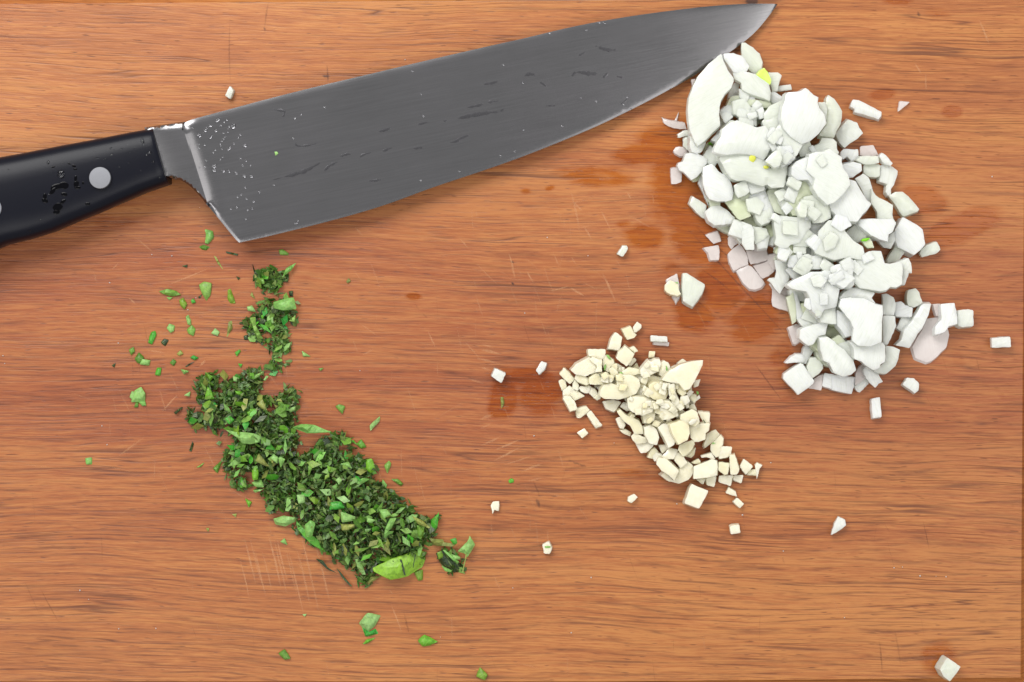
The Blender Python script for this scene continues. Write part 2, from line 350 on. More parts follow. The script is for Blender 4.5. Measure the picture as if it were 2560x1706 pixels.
def piece(name, poly, z, th, mat, rr, dome=None, edge=None, curve=0.0, tilt=0.0, jit=0.7, slant=3.0, step=None, rough=0.8):
    """an irregular chunk: cut outline, slanting sides, rounded rim, domed and slightly curved top"""
    o = np.array(poly); size = math.sqrt(abs(0.5*sum(o[i-1][0]*o[i][1]-o[i][0]*o[i-1][1] for i in range(len(o)))))
    step = step or max(3.0, size/6.0)
    out = refine(poly, step, jit*min(1.0, size/30), rr)
    V, F = fill(out, step, rr)
    ob = np.array(out); d = seg_dist(V, ob, np.roll(ob, -1, 0))
    dome = size*0.025 if dome is None else dome; edge = 0.5 if edge is None else edge
    R_ = max(1e-3, d.max()); c = V.mean(0)
    ca = rr.uniform(0, math.pi); u = ((V-c)@np.array([math.cos(ca), math.sin(ca)]))/max(size, 1)
    ta = rr.uniform(0, 6.283); tv = np.array([math.cos(ta), math.sin(ta)])*tilt
    zz = dome*(1-(1-d/R_)**2) - edge*(1-np.clip(d/2.2, 0, 1))**2 - curve*size*u*u*4 + (V-c)@tv
    zz = zz + np.array([noise.noise(Vector((a*0.09, b*0.09, z)))*rough*min(2.5, size*0.05) for a, b in V])
    zt = z+th; c3 = P(c[0], c[1], z); vs = []; nV = len(V)
    for (a, b), q in zip(V, zz): vs.append(P(a, b, zt)+Vector((0, 0, q*S))-c3)
    bd = np.where(d < 1e-3)[0]
    # ordered rim from the face borders
    cnt = {}
    for f in F:
        for i in range(len(f)):
            e = (f[i], f[(i+1) % len(f)]); cnt[e] = 1
    rim = {a: b for (a, b) in cnt if (b, a) not in cnt}
    if not rim: return None
    sa = rr.uniform(0, 6.283); sl = np.array([math.cos(sa), math.sin(sa)])*slant*min(1, size/40)
    idx = {}
    for a in rim:
        idx[a] = len(vs); x, y = V[a]
        sh = 1.0 if math.hypot(x-c[0], y-c[1]) == 0 else 1+min(2.6, size*.05)/max(6, math.hypot(x-c[0], y-c[1]))
        q = P(c[0]+(x-c[0])*sh+sl[0], c[1]+(y-c[1])*sh+sl[1], zt)-c3
        q.z = ((V[a]-c)@tv-curve*size*u[a]*u[a]*4)*S
        q.z = max(q.z, -z*S+0.00002) if z < 3 else q.z
        vs.append(q)
    faces = []
    flip = P(*V[F[0][1]], 0)-P(*V[F[0][0]], 0)
    nrm = flip.cross(P(*V[F[0][2]], 0)-P(*V[F[0][0]], 0)).z
    F2 = F if nrm > 0 else [f[::-1] for f in F]
    faces += F2
    for a, b in rim.items():
        q = [a, b, idx[b], idx[a]]
        faces.append(q[::-1] if nrm > 0 else q)
    # bottom
    lp = [idx[a] for a in rim]; cc = len(vs); m_ = Vector((0, 0, 0))
    for i in lp: m_ += vs[i]
    vs.append(m_/len(lp))
    for a, b in rim.items():
        q = [idx[a], idx[b], cc]; faces.append(q[::-1] if nrm > 0 else q)
    me = mesh(name, vs, faces, mat, True, 26)
    return link(name, me, None, c3)
# ------------------------------------------------------------------ cutting board
def build_board():
    root = bpy.data.objects.new('cutting_board', None); C.objects.link(root)
    tag(root, 'reddish brown wooden cutting board with wet stains and knife scratches under everything', 'cutting board')
    # stains, the painted handle shadow and a darker patch: cx, cy, rx, ry, angle(deg), strength
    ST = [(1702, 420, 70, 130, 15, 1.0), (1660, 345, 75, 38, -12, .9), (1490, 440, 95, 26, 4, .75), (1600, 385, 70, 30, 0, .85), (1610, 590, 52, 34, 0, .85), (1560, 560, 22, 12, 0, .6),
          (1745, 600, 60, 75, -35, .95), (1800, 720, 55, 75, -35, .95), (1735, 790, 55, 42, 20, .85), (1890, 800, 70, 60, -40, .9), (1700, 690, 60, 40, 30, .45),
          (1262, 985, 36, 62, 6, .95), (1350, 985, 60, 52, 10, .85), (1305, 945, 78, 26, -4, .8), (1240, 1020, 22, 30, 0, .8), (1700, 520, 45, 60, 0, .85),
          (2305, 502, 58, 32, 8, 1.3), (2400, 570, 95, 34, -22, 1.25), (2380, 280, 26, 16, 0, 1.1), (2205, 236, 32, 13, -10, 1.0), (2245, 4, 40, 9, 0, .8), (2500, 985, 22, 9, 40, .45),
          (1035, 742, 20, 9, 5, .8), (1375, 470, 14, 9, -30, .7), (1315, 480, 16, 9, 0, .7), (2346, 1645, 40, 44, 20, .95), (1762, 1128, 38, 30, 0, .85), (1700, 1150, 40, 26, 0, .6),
          (290, 555, 60, 20, 0, .45), (1960, 895, 36, 44, 0, .62), (2350, 850, 60, 10, 0, .25), (2395, 900, 16, 60, -15, .3), (1880, 155, 26, 30, 20, .5), (2110, 300, 60, 20, 20, .4),  # first entry paints shade below the handle, second a darker patch by the onions
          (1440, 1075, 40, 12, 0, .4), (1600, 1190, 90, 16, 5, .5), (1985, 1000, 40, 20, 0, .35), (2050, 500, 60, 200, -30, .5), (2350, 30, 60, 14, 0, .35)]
    KN = [(1880, 2, 16, 10, 0, 1.2), (1905, 2, 60, 8, 0, .5), (2298, 37, 3, 6, -20, 1), (2479, 116, 2.5, 3, 0, 1), (62, 1415, 3, 3, 0, 1), (1283, 711, 4, 2.5, 30, 1),
          (1445, 1160, 30, 3, 20, .6), (1345, 1258, 4, 12, -10, .7), (662, 75, 3, 3, 0, 1), (815, 190, 10, 3, 0, .8), (1281, 655, 5, 4, 0, .8), (2507, 1440, 4, 2.5, 0, .9)]
    x0, y0, x1, y1 = -420.0, 8.0, 2558.0, 1698.0
    xs = np.concatenate([np.linspace(x0, 0, 12)[:-1], np.linspace(0, x1, 430)]); ys = np.linspace(0, 1, 285)
    def top(x): return 11.0-9.0*(x/1400.0) if x < 1400 else 2.0-8.0*((x-1400)/1160.0)
    def bot(x): return 1704.0-10*max(0.0, (x-1500)/1060.0)
    V = []; wet = []; kn = []
    for j, v in enumerate(ys):
        for x in xs:
            ty, by = top(x), bot(x); y = ty+(by-ty)*v
            xx = x if x < 2400 else 2400+(x-2400)*((2563-12*v-2400)/(2558-2400))
            V.append((xx, y))
    A = np.array(V)
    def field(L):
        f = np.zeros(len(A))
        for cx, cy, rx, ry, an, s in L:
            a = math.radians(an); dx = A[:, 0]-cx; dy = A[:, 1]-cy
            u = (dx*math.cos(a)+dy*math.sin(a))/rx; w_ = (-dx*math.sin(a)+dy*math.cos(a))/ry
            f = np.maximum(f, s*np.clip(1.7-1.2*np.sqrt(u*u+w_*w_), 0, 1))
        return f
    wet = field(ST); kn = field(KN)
    nx, ny = len(xs), len(ys); verts = [P(a, b) for a, b in V]
    F = []
    for j in range(ny-1):
        for i in range(nx-1):
            a = j*nx+i; F.append((a, a+nx, a+nx+1, a+1))
    def loop(dx0, dy0, dx1, dy1, z):
        k = len(verts)
        L = [(x0-dx0, top(x0)-dy0), (2563+dx1, top(2558)-dy0), (2551+dx1, bot(2558)+dy1), (x0-dx0, bot(x0)+dy1)]
        for a, b in L: verts.append(P(a, b)+Vector((0, 0, z*S)))
        wl.extend([0]*4); return list(range(k, k+4))
    wl = []
    inner = [0, nx-1, nx*ny-1, nx*(ny-1)]
    r0 = loop(0, 0, 0, 0, 0); rings = [r0]
    for dx, dy, z in ((2, 2, -1.5), (5, 5, -7), (14, 14, -20), (30, 30, -25), (95, 95, -25), (112, 112, -16), (122, 122, -1.5), (126, 126, 0), (260, 260, 0), (266, 266, -6), (266, 266, -180)):
        rings.append(loop(dx, dy, dx, dy, z))
    for a, b in zip(rings, rings[1:]):
        for i in range(4): F.append((a[i], b[i], b[(i+1) % 4], a[(i+1) % 4]))
    me = mesh('board_top', verts, F, WOOD, False)
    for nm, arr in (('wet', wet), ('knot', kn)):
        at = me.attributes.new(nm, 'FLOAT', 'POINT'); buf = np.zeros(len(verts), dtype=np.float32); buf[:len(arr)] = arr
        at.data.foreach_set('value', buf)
    link('board_top', me, root)
    # knife scratches: hair-thin ribbons lying on the wood
    rr = random.Random(5)
    def ribbons(name, L, mat, z):
        vs, fs, fd = [], [], []
        for (x0_, y0_, x1_, y1_, w_, s_) in L:
            n = 6; dx, dy = x1_-x0_, y1_-y0_; ln = math.hypot(dx, dy); nx_, ny_ = -dy/ln, dx/ln; bow = rr.uniform(-.02, .02)*ln
            for k in range(n+1):
                t = k/n; b = bow*4*t*(1-t)+rr.uniform(-.4, .4); ww = w_*(0.25+0.75*math.sin(math.pi*min(1, max(0, t))))
                for sd in (-1, 1):
                    vs.append(P(x0_+dx*t+nx_*(b+sd*ww*.8), y0_+dy*t+ny_*(b+sd*ww*.8), z)); fd.append(s_*math.sin(math.pi*t)**.6 if 0 < t < 1 else 0)
                if k < n:
                    a = len(vs)-2; fs.append((a, a+1, a+3, a+2))
        me = mesh(name, vs, fs, mat, False)
        at = me.attributes.new('fade', 'FLOAT', 'POINT'); at.data.foreach_set('value', np.array(fd, dtype=np.float32))
        o = link(name, me, root); o['kind'] = 'stuff'
        return o
    L = []
    for s in ('Q0,940 150,870', 'Q90,975 290,890', 'Q90,1050 290,945', 'Q150,1075 380,1000', 'Q290,1120 440,1060', 'Q0,760 100,710', 'Q0,820 80,780', 'Q0,265 150,300', 'Q0,325 150,365', 'Q0,390 90,412',
              'Q10,230 100,250', 'Q330,1185 440,1160', 'Z365,1090 290,1145', 'P840,340 480,490', 'P255,110 390,230', 'P800,1060 750,1120', 'P590,1330 450,1480', 'P190,580 250,630', 'P330,990 480,1010',
              'X1270,985 1420,1025', 'X1200,1045 1410,1100', 'X1160,1215 1290,1255', 'X300,770 460,890', 'X840,830 910,980', 'X1100,120 1160,190', 'X270,20 340,100', 'X1490,260 1530,440', 'X1250,1540 1330,1490', 'X330,1030 420,985',
              'W630,480 700,800', 'W640,560 720,640', 'W840,620 920,780', 'W720,730 790,850', 'W510,920 560,1040', 'W200,930 240,1050', 'W320,1050 380,1150', 'W850,1060 950,1280', 'W640,960 670,1010', 'W1030,500 1060,560',
              'W480,1200 640,1160', 'W620,1170 740,1240', 'U1130,360 1235,640', 'U1120,250 1150,290', 'T1250,130 1330,330', 'T800,440 850,520', 'T880,510 885,640', 'Z500,470 560,480', 'c480,1030 330,1330'.replace('c480,1030 330,1330', 'P120,300 60,360')):
        (a, b), (c, d) = pts(s); L.append((a, b, c, d, rr.uniform(2.0, 3.4), rr.uniform(.6, 1.0)))
    for i in range(15):
        x = 596+i*14+rr.uniform(-4, 4); y = 1330+rr.uniform(-25, 60); ln = rr.uniform(110, 190)
        L.append((x, y, x+ln*.24, y+ln, rr.uniform(1.8, 3.2), rr.uniform(.55, 1.0)))
    for i in range(170):
        x = rr.gauss(900, 420) if i % 3 else rr.gauss(1450, 260); y = rr.gauss(1180, 260) if i % 3 else rr.gauss(640, 130); an = rr.gauss(75, 14) if rr.random() < .75 else rr.uniform(-40, 40); ln = rr.uniform(25, 110)
        if not (0 < x < 2500 and 480 < y < 1660): continue
        a = math.radians(an); L.append((x, y, x+ln*math.cos(a), y+ln*math.sin(a), rr.uniform(1.1, 2.2), rr.uniform(.2, .6)))
    ribbons('pale_scratches', L, MARK_L, 0.35)
    L = []
    for s in ('R190,30 1140,1060', 'R300,60 700,420', 'R20,420 560,900', 'R1150,130 1400,420', 'R350,420 640,640', 'V1450,0 1510,280', 'V200,320 220,400', 'V1190,940 1260,1330', 'V1060,1060 1090,1400', 'V1110,40 1160,115',
              'Q1340,300 1460,420', 'Z1880,900 1960,1010', 'Z100,1470 150,1560', 'Z60,1450 100,1540', 'X800,700 850,745', 'X740,620 780,680', 'U1240,430 1290,640', 'Q370,1180 420,1300', 'Z576,40 577,215', 'b225,0 190,240', 'b680,500 690,660'):
        (a, b), (c, d) = pts(s); L.append((a, b, c, d, rr.uniform(1.6, 2.8), rr.uniform(.35, .8)))
    for i in range(60):
        x = rr.uniform(50, 2480); y = rr.uniform(700, 1660); a = math.radians(rr.gauss(82, 10)); ln = rr.uniform(30, 120)
        L.append((x, y, x+ln*math.cos(a), y+ln*math.sin(a), rr.uniform(.9, 1.7), rr.uniform(.15, .4)))
    ribbons('dark_scratches', L, MARK_D, 0.2)
build_board()

# ------------------------------------------------------------------ chef knife
def build_knife():
    root = bpy.data.objects.new('chef_knife', None); C.objects.link(root); root.location = P(420, 400, 0)
    inv = root.location.copy()
    tag(root, 'large chef knife with wide wet steel blade and black riveted handle lying across the board', 'knife')
    def zc(x): return 66-52*min(1.0, max(0.0, (x-470)/1470.0))   # height of the blade's middle plane
    # ---- blade
    top = pts('Z466,307 481,300') + pts('Z560,279 640,257 759,226 919,188 1078,150 1238,113 1300,100 1427,68.5 1555,44.6 1683,27 1778,16 1874,9.6 1943.5,11')
    bot = pts('Z1943.5,12 1922,41 1890,80 1858,107 1823,132 1778,163 1727,195 1680,221 1619,254 1555,286 1491,317 1396,357 1300,395 1206,428 1078,470 983,506 925,525 840,549 762,569 680,589 640,598 598,607')
    heel = pts('Z598,607 588,598 545,545 521,516')
    ridge = pts('Z521,516 505,462 485,400 466,340 458,316')
    def dens(L, s):
        o = []
        for a, b in zip(L, L[1:]):
            k = max(1, int(math.dist(a, b)/s)); o += [(a[0]+(b[0]-a[0])*i/k, a[1]+(b[1]-a[1])*i/k) for i in range(k)]
        return o
    def ch(L, k=2):
        for _ in range(k):
            q = [L[0]]
            for a, b in zip(L, L[1:]): q += [(a[0]*.75+b[0]*.25, a[1]*.75+b[1]*.25), (a[0]*.25+b[0]*.75, a[1]*.25+b[1]*.75)]
            L = q+[L[-1]]
        return L
    top_s, bot_s, heel_s = ch(top), ch(bot), ch(heel, 1)
    edge_l = bot_s+heel_s[1:]
    out = dens(top_s+[bot_s[0]], 5)+dens(edge_l+[edge_l[-1]], 5)+dens(ridge+[top_s[0]], 5)
    o2 = [out[0]]
    for p in out[1:]:
        if math.dist(p, o2[-1]) > 1.5: o2.append(p)
    rr = random.Random(2)
    def off(L, ds, s, sgn):
        o = []
        for d_ in ds:
            Ld = dens(L, s)+[L[-1]]
            for i in range(len(Ld)):
                a, b = Ld[max(0, i-1)], Ld[min(len(Ld)-1, i+1)]; dx, dy = b[0]-a[0], b[1]-a[1]; ln = math.hypot(dx, dy) or 1
                o.append((Ld[i][0]-sgn*dy/ln*d_, Ld[i][1]+sgn*dx/ln*d_))
        return o
    ex = off(bot_s, (3.0, 6.5), 6, 1)+off(heel_s, (3.0, 6.5), 6, 1)+off(top_s, (3, 7, 12, 17), 6, 1)+off(ridge, (3, 7, 12, 18, 25, 33, 42), 6, 1)
    V, F = fill(o2, 7.0, rr, 0.4, ex)
    # extra rows that carry the cutting bevel and the ground hollow
    T = np.array(top_s); E = np.array(edge_l); Rg = np.array(ridge+[(466, 307)])
    dt = seg_dist(V, T[:-1], T[1:]); de = seg_dist(V, E[:-1], E[1:]); dr = seg_dist(V, Rg[:-1], Rg[1:])
    f = de/(de+dt+1e-6)
    h = 1.0+8.5*f**0.75*(1-.55*np.clip((V[:, 0]-500)/1450, 0, 1))
    h = h-1.0+0.5+1.3*np.clip(de/6.0, 0, 1)
    roll = np.clip(1-dt/16.0, 0, 1); h = h-1.0*roll**2
    hol = np.clip(1-dr/44.0, 0, 1); endf = np.clip(np.minimum(de, dt*.4)/10.0, 0.1, 1)
    h = h + 9*(hol**1.8)*endf
    vs = []; n = len(V)
    for (a, b), q in zip(V, h): z = zc(a); vs.append(P(a, b, z)+Vector((0, 0, q*S))-inv)
    for (a, b), q in zip(V, h): z = zc(a); vs.append(P(a, b, z)-Vector((0, 0, q*S))-inv)
    t0 = F[0]; nr = (vs[t0[1]]-vs[t0[0]]).cross(vs[t0[2]]-vs[t0[0]]).z
    Fu = F if nr > 0 else [x[::-1] for x in F]
    faces = list(Fu)+[[i+n for i in x[::-1]] for x in Fu]
    E_ = set((x[i], x[(i+1) % 3]) for x in Fu for i in range(3))
    for a, b in E_:
        if (b, a) not in E_: faces.append([b, a, a+n, b+n])
    me = mesh('blade', vs, faces, STEEL, True, 35); link('blade', me, root)
    # ---- bolster (neck between blade and handle)
    bp = pts('Z366,322 425,311 459,305 466,306 462,316 468,340 487,400 506,462 523,517 512,505 499,489 488,477 477,467 464,457 449,450 421,446 404,447')
    out = dens(bp+[bp[0]], 4); V, F = fill(out, 5.0, rr, 0.4); ob = np.array(out)
    d = seg_dist(V, ob, np.roll(ob, -1, 0)); Rr = np.array(ridge[::-1]); dr = seg_dist(V, Rr[:-1], Rr[1:])
    tp = np.array([(384, 318), (459, 305)]); dtp = seg_dist(V, tp[:-1], tp[1:])
    h = 17+16*np.clip(dr/75, 0, 1)**1.5
    ed = np.where(dr < 3, 1, np.clip(d/6.0, 0, 1)); h = h-9*(1-ed)**2-4*np.clip(1-dtp/17.0, 0, 1)**1.5
    vs = []; n = len(V)
    for (a, b), q in zip(V, h): vs.append(P(a, b, zc(a))+Vector((0, 0, q*S))-inv)
    for (a, b), q in zip(V, h): vs.append(P(a, b, zc(a))-Vector((0, 0, q*S))-inv)
    t0 = F[0]; nr = (vs[t0[1]]-vs[t0[0]]).cross(vs[t0[2]]-vs[t0[0]]).z; Fu = F if nr > 0 else [x[::-1] for x in F]
    faces = list(Fu)+[[i+n for i in x[::-1]] for x in Fu]; E_ = set((x[i], x[(i+1) % 3]) for x in Fu for i in range(3))
    for a, b in E_:
        if (b, a) not in E_: faces.append([b, a, a+n, b+n])
    link('bolster', mesh('bolster', vs, faces, STEEL, True, 30), root)
    # ---- handle: lofted rounded sections
    st = [(-420, 500, -395, 690), (-380, 470, -330, 730), (-300, 452, -240, 730), (-200, 432, -140, 690), (-90, 412, -45, 640), (0, 395, 20, 612), (56, 385, 78, 598), (112, 374, 136, 580), (168, 363, 196, 554),
          (224, 353, 255, 530), (280, 342, 312, 505), (336, 331, 368, 481), (380, 323.5, 418, 464), (386, 322.5, 425, 461.5)]
    zm = 68.0; hh = 56.0; vs = []; faces = []; m_ = 40
    secs = []
    for i, (tx, ty, bx, by) in enumerate(st):
        s_ = 1.0; hz = hh*(0.93+0.07*math.sin(i*.5)); secs.append((tx, ty, bx, by, hz))
    secs2 = []
    for a, b in zip(secs, secs[1:]):
        for k in range(4): t = k/4; secs2.append(tuple(a[q]+(b[q]-a[q])*t for q in range(5)))
    secs2.append(secs[-1])
    a = secs[-1]; lst = list(secs2)
    lst[-1] = a
    sup = lambda c, e: math.copysign(abs(c)**e, c)
    def ring(tx, ty, bx, by, hz, sh=1.0):
        k = len(vs); cx, cy = (tx+bx)/2, (ty+by)/2; ex, ey = (bx-tx)/2, (by-ty)/2
        for j in range(m_):
            t = 2*math.pi*j/m_; u = sup(math.cos(t), 0.62)*sh; w_ = sup(math.sin(t), 0.62)*sh
            z = zm+hz*w_; vs.append(P(cx+ex*u, cy+ey*u, zm)+Vector((0, 0, hz*w_*S))-inv)
        return list(range(k, k+m_))
    R_ = [ring(*lst[0], 0.3), ring(*lst[0], 0.8)]+[ring(*q) for q in lst]
    a = lst[-1]; R_ += [ring(a[0]+1.0, a[1]-.2, a[2]+1.0, a[3]-.2, a[4], 0.985), ring(a[0]+1.2, a[1]-.2, a[2]+1.2, a[3]-.2, a[4], 0.2)]
    for A_, B_ in zip(R_, R_[1:]):
        for j in range(m_): faces.append((A_[j], A_[(j+1) % m_], B_[(j+1) % m_], B_[j]))
    faces.append(R_[0][::-1]); faces.append(R_[-1])
    me = bpy.data.meshes.new('handle'); me.from_pydata([tuple(v) for v in vs], [], faces); me.materials.append(BLACK)
    import bmesh
    bm = bmesh.new(); bm.from_mesh(me); bmesh.ops.recalc_face_normals(bm, faces=bm.faces); bm.to_mesh(me); bm.free()
    me.shade_smooth(); me.set_sharp_from_angle(angle=math.radians(40))
    link('handle', me, root)
    # ---- rivets
    for cx, cy in ((250, 445), (-23, 521), (-250, 580)):
        vs, faces = [], []; zt = zm+hh*0.985
        for r, z in ((27, -16), (27, 1.2), (26.2, 2.0), (18, 2.4), (9, 2.55)):
            for j in range(40): t = j*math.pi/20; q = P(cx+r*math.cos(t), cy+r*math.sin(t), zt); q.z += z*S; vs.append(q-inv)
        for k in range(4):
            for j in range(40): faces.append((k*40+j, (k+1)*40+j, (k+1)*40+(j+1) % 40, k*40+(j+1) % 40))
        faces.append(list(range(160, 200))[::-1])
        me = mesh('rivet', vs, faces, RIVET, True, 40)
        bm = bmesh.new(); bm.from_mesh(me); bmesh.ops.recalc_face_normals(bm, faces=bm.faces); bm.to_mesh(me); bm.free()
        link('rivet', me, root)
    # ---- water on the knife
    def hb(x, y):
        p = np.array([[x, y]]); a = seg_dist(p, T[:-1], T[1:])[0]; b = seg_dist(p, E[:-1], E[1:])[0]; r = seg_dist(p, Rg[:-1], Rg[1:])[0]
        return zc(x)+1.0+8.5*(b/(a+b))**.75*(1-.55*min(1, max(0, (x-500)/1450)))+.3+9*max(0, 1-r/44)**1.8
    vs, fs = [], []
    def lens(cx, cy, z, rx, ry, an, ht, ca=None):
        k = len(vs); m2 = 12; a = math.radians(an)
        for q, zz in ((1.0, -0.05), (0.88, .5), (0.55, .86)):
            for j in range(m2):
                t = 2*math.pi*j/m2; u, w_ = rx*q*math.cos(t)*rnd.uniform(.92, 1.08), ry*q*math.sin(t)*rnd.uniform(.92, 1.08)
                p = P(cx+u*math.cos(a)-w_*math.sin(a), cy+u*math.sin(a)+w_*math.cos(a), z); p.z += zz*ht*S; vs.append(p)
        c = P(cx, cy, z); c.z += ht*S; vs.append(c)
        for r in range(2):
            for j in range(m2): fs.append((k+r*m2+j, k+r*m2+(j+1) % m2, k+(r+1)*m2+(j+1) % m2, k+(r+1)*m2+j)[::-1])
        for j in range(m2): fs.append((k+2*m2+j, k+2*m2+(j+1) % m2, k+3*m2)[::-1])
    DR = 'd215,200 520,260 560,200 370,390 660,420 780,270 905,135 980,60 1105,165 1205,160 1075,220 1080,300 965,325 1010,420 965,475 930,520 885,590 900,640 1220,580 1110,700 1490,630 1380,365 1335,430 765,735 715,800 935,710 890,970 950,915 545,1000 740,1140 735,1240 965,1260 1095,1260 1270,1305 1475,1380 1645,1390 360,600 370,690 510,620 1515,1005 1440,1120 1630,1120 1380,950 100,1100 180,1420 640,150 830,5 1050,0 510,1160 380,1175'
    big = {3: (6, 5), 5: (5, 3), 9: (8, 6), 4: (8, 2.5), 19: (8, 3), 20: (6, 4), 29: (7, 5), 30: (6, 3.5), 31: (5, 3), 32: (5, 2.5), 33: (6, 3), 34: (6, 3), 35: (5, 3), 1: (5, 4), 46: (8, 3), 45: (7, 2)}
    for i, (x, y) in enumerate(pts(DR)):
        rx, ry = big.get(i, (rnd.uniform(1.6, 3.0), rnd.uniform(1.4, 2.2))); an = {4: -45, 19: -48, 32: 35, 33: 35, 34: 15, 9: -60, 29: -50, 46: -45}.get(i, rnd.uniform(-60, 60) if rx < 4 else 0)
        lens(x, y, hb(x, y) if x > 466 else zc(x)+28, rx, ry, an, 1.6+ry*.45)
    for s in ('c2440,940 2185,960', 'c2110,1135 2245,1145 2055,1150 2150,1025 2260,1085 2205,1160 2190,1240 2115,1045 2195,1060 2310,1000', 'b2063,510 2215,650 2223,1020 1435,910 660,840 415,1085 480,900 430,930 1350,560 1420,740 2155,1190 2040,1220 1415,1415 1720,1345', 'a20,650 27,1020 597,797 810,820 840,765 475,770 330,990 520,240 660,180 230,262 620,180 1180,700 870,860 250,1140',
              'c1780,1140 1925,1160 1880,1130', 'Z742,558 737,560 745,552'):
        for x, y in pts(s): lens(x, y, hb(x, y), rnd.uniform(1.8, 3.6), rnd.uniform(1.5, 2.6), rnd.uniform(-50, 50), 2.6)
    me = mesh('water_droplets', vs, fs, WATER, True)
    tag(link('water_droplets', me), 'tiny clear water droplets scattered over the steel blade', 'water', None, 'stuff')
    # long water films pushed up on the blade
    vs, fs = [], []
    def film(L, w_, ht, zf):
        L = ch(L, 2); n = len(L); k0 = len(vs); prof = [(-1, -.1), (-.75, .55), (-.25, .95), (.3, 1.0), (.8, .5), (1, -.1)]
        for i, (x, y) in enumerate(L):
            t = i/(n-1); s_ = math.sin(math.pi*(0.04+.92*t))**.6*rnd.uniform(.75, 1.2)
            a, b = L[max(0, i-1)], L[min(n-1, i+1)]; dx, dy = b[0]-a[0], b[1]-a[1]; ln = math.hypot(dx, dy) or 1
            for u, q in prof:
                p = P(x-dy/ln*u*w_*s_, y+dx/ln*u*w_*s_, zf(x, y)); p.z += q*ht*s_*S; vs.append(p)
        for i in range(n-1):
            for j in range(5):
                a = k0+i*6+j; fs.append((a, a+1, a+7, a+6))
    films = [('b1660,940 1750,915 1850,895 1950,880 2030,878 2080,840', 4.5), ('b1590,950 1625,945', 2.5), ('b1760,845 1850,830 1910,815', 3.5), ('b1930,800 1970,800 2040,790', 2.5), ('b1900,660 1960,655 2030,635', 4), ('b230,1415 400,1370 500,1340 560,1310 640,1265', 4.5),
             ('b650,1350 690,1300 780,1262', 3), ('b780,1230 830,1205 880,1215', 3), ('b940,1240 950,1215 1050,1190', 2.5), ('b1110,1185 1200,1155', 3), ('b1350,1165 1440,1155', 3), ('b1640,1120 1690,1110 1740,1075 1800,1060', 3), ('b1080,1030 1130,1020 1180,1000', 3.5),
             ('b430,1110 440,1150 540,1140 620,1120', 2.5), ('b1390,975 1490,955', 3), ('a390,605 430,560 500,570 560,578 625,572', 5), ('a570,355 640,380 700,395 775,388', 4), ('a450,440 515,408', 3), ('a645,612 690,570', 3), ('a750,598 812,612', 2.5), ('a30,600 60,575 125,590', 4), ('a200,830 285,830', 2.5), ('a150,640 210,680', 2.5), ('a760,400 850,770 790,820'.replace('760,400 ', ''), 2), ('b330,920 360,870 250,860', 3), ('b1000,1420 1110,1410', 2.5)]
    for s, w_ in films: film(pts(s), w_*1.8, 0.62, lambda x, y: hb(x, y)+.05)
    me = mesh('water_streaks', vs, fs, FILM, True)
    bm = bmesh.new(); bm.from_mesh(me); bmesh.ops.recalc_face_normals(bm, faces=bm.faces)
    bm.to_mesh(me); bm.free()
    tag(link('water_streaks', me), 'wavy ridges of thin water film across the middle of the steel blade', 'water', None, 'stuff')
    # drops on the handle: a closed blob sitting on the plastic
    vs, fs = [], []
    def hz(x, y):
        tx = min(max(x, -400), 386); A_ = [q for q in lst if q[0] <= tx][-1]; ex, ey = (A_[2]-A_[0])/2, (A_[3]-A_[1])/2
        L_ = math.hypot(ex, ey); u = ((x-(A_[0]+A_[2])/2)*ex+(y-(A_[1]+A_[3])/2)*ey)/(L_*L_); u = min(.97, abs(u))
        return zm+A_[4]*(1-u**(1/.31))**(.31)
    for x, y, rx, ry, an in [(c_[0], c_[1], *r_) for c_, r_ in zip(pts('c1275,560 1330,650 1310,670 990,612 1080,620 1020,628 1120,525 1070,568 1205,607 1155,645 865,700 935,708 995,668 430,740 545,840 1365,730 1150,740 1210,855 1260,810 435,1020 900,570 975,545 1140,580 760,610 1425,870 270,1345 360,1245 75,800 1045,555 1065,780 1325,520'),
            [(5, 13, -20), (7, 4, 10), (4, 3, 0), (5, 3.5, 0), (7, 2.5, -35), (3, 2, 0), (3, 2, 0), (3.5, 2.5, 0), (2.5, 2, 0), (3.5, 2.5, 0), (5, 2.5, -30), (5, 2.5, -10), (5, 2.5, -40), (4, 6, 0), (10, 11, 0), (3.5, 2.5, -40)]+[(2.6, 2.0, 0)]*16)]:
        lens(x, y, hz(x, y)-.4, rx, ry, an, 1.5+min(rx, ry)*.4)
    me = mesh('handle_water_drops', vs, fs, WATER, True)
    tag(link('handle_water_drops', me), 'clear water drops beaded on the black knife handle', 'water', None, 'stuff')
    # wet film patches on the handle
    vs, fs = [], []
    for x, y, rx, ry, an in [(c_[0], c_[1], *r_) for c_, r_ in zip(pts('c500,955 570,940 470,990 400,1040 400,1075 510,1130 500,1175 560,1085 570,1020 680,930 675,880 690,960 740,920 780,1105 470,780 560,750 620,750 660,770 670,795 520,745'),
            [(16, 8, -20), (12, 9, 10), (11, 5, -50), (5, 8, 0), (8, 6, 20), (13, 10, 0), (9, 7, 0), (9, 4, -40), (8, 5, 10), (7, 9, 0), (4, 8, 0), (8, 4, 0), (3, 4, 0), (6, 4, 0), (8, 3, -20), (5, 3, 0), (6, 3, 20), (6, 4, 30), (5, 3, 0), (5, 2, 0)])]:
        lens(x, y, hz(x, y)+.15, rx, ry, an, 0.45)
    me = mesh('handle_wet_patches', vs, fs, WETBLACK, True)
    tag(link('handle_wet_patches', me), 'dark wet smears left of the rivet on the black knife handle', 'water', None, 'stuff')
    return hb
HB = build_knife()
# ------------------------------------------------------------------ onion
rr = random.Random(11)
MAT = dict(o=ONION, y=ONION_Y, t=ONION_T, g=ONION_G, G=GARLIC, Y=GARLIC_Y)
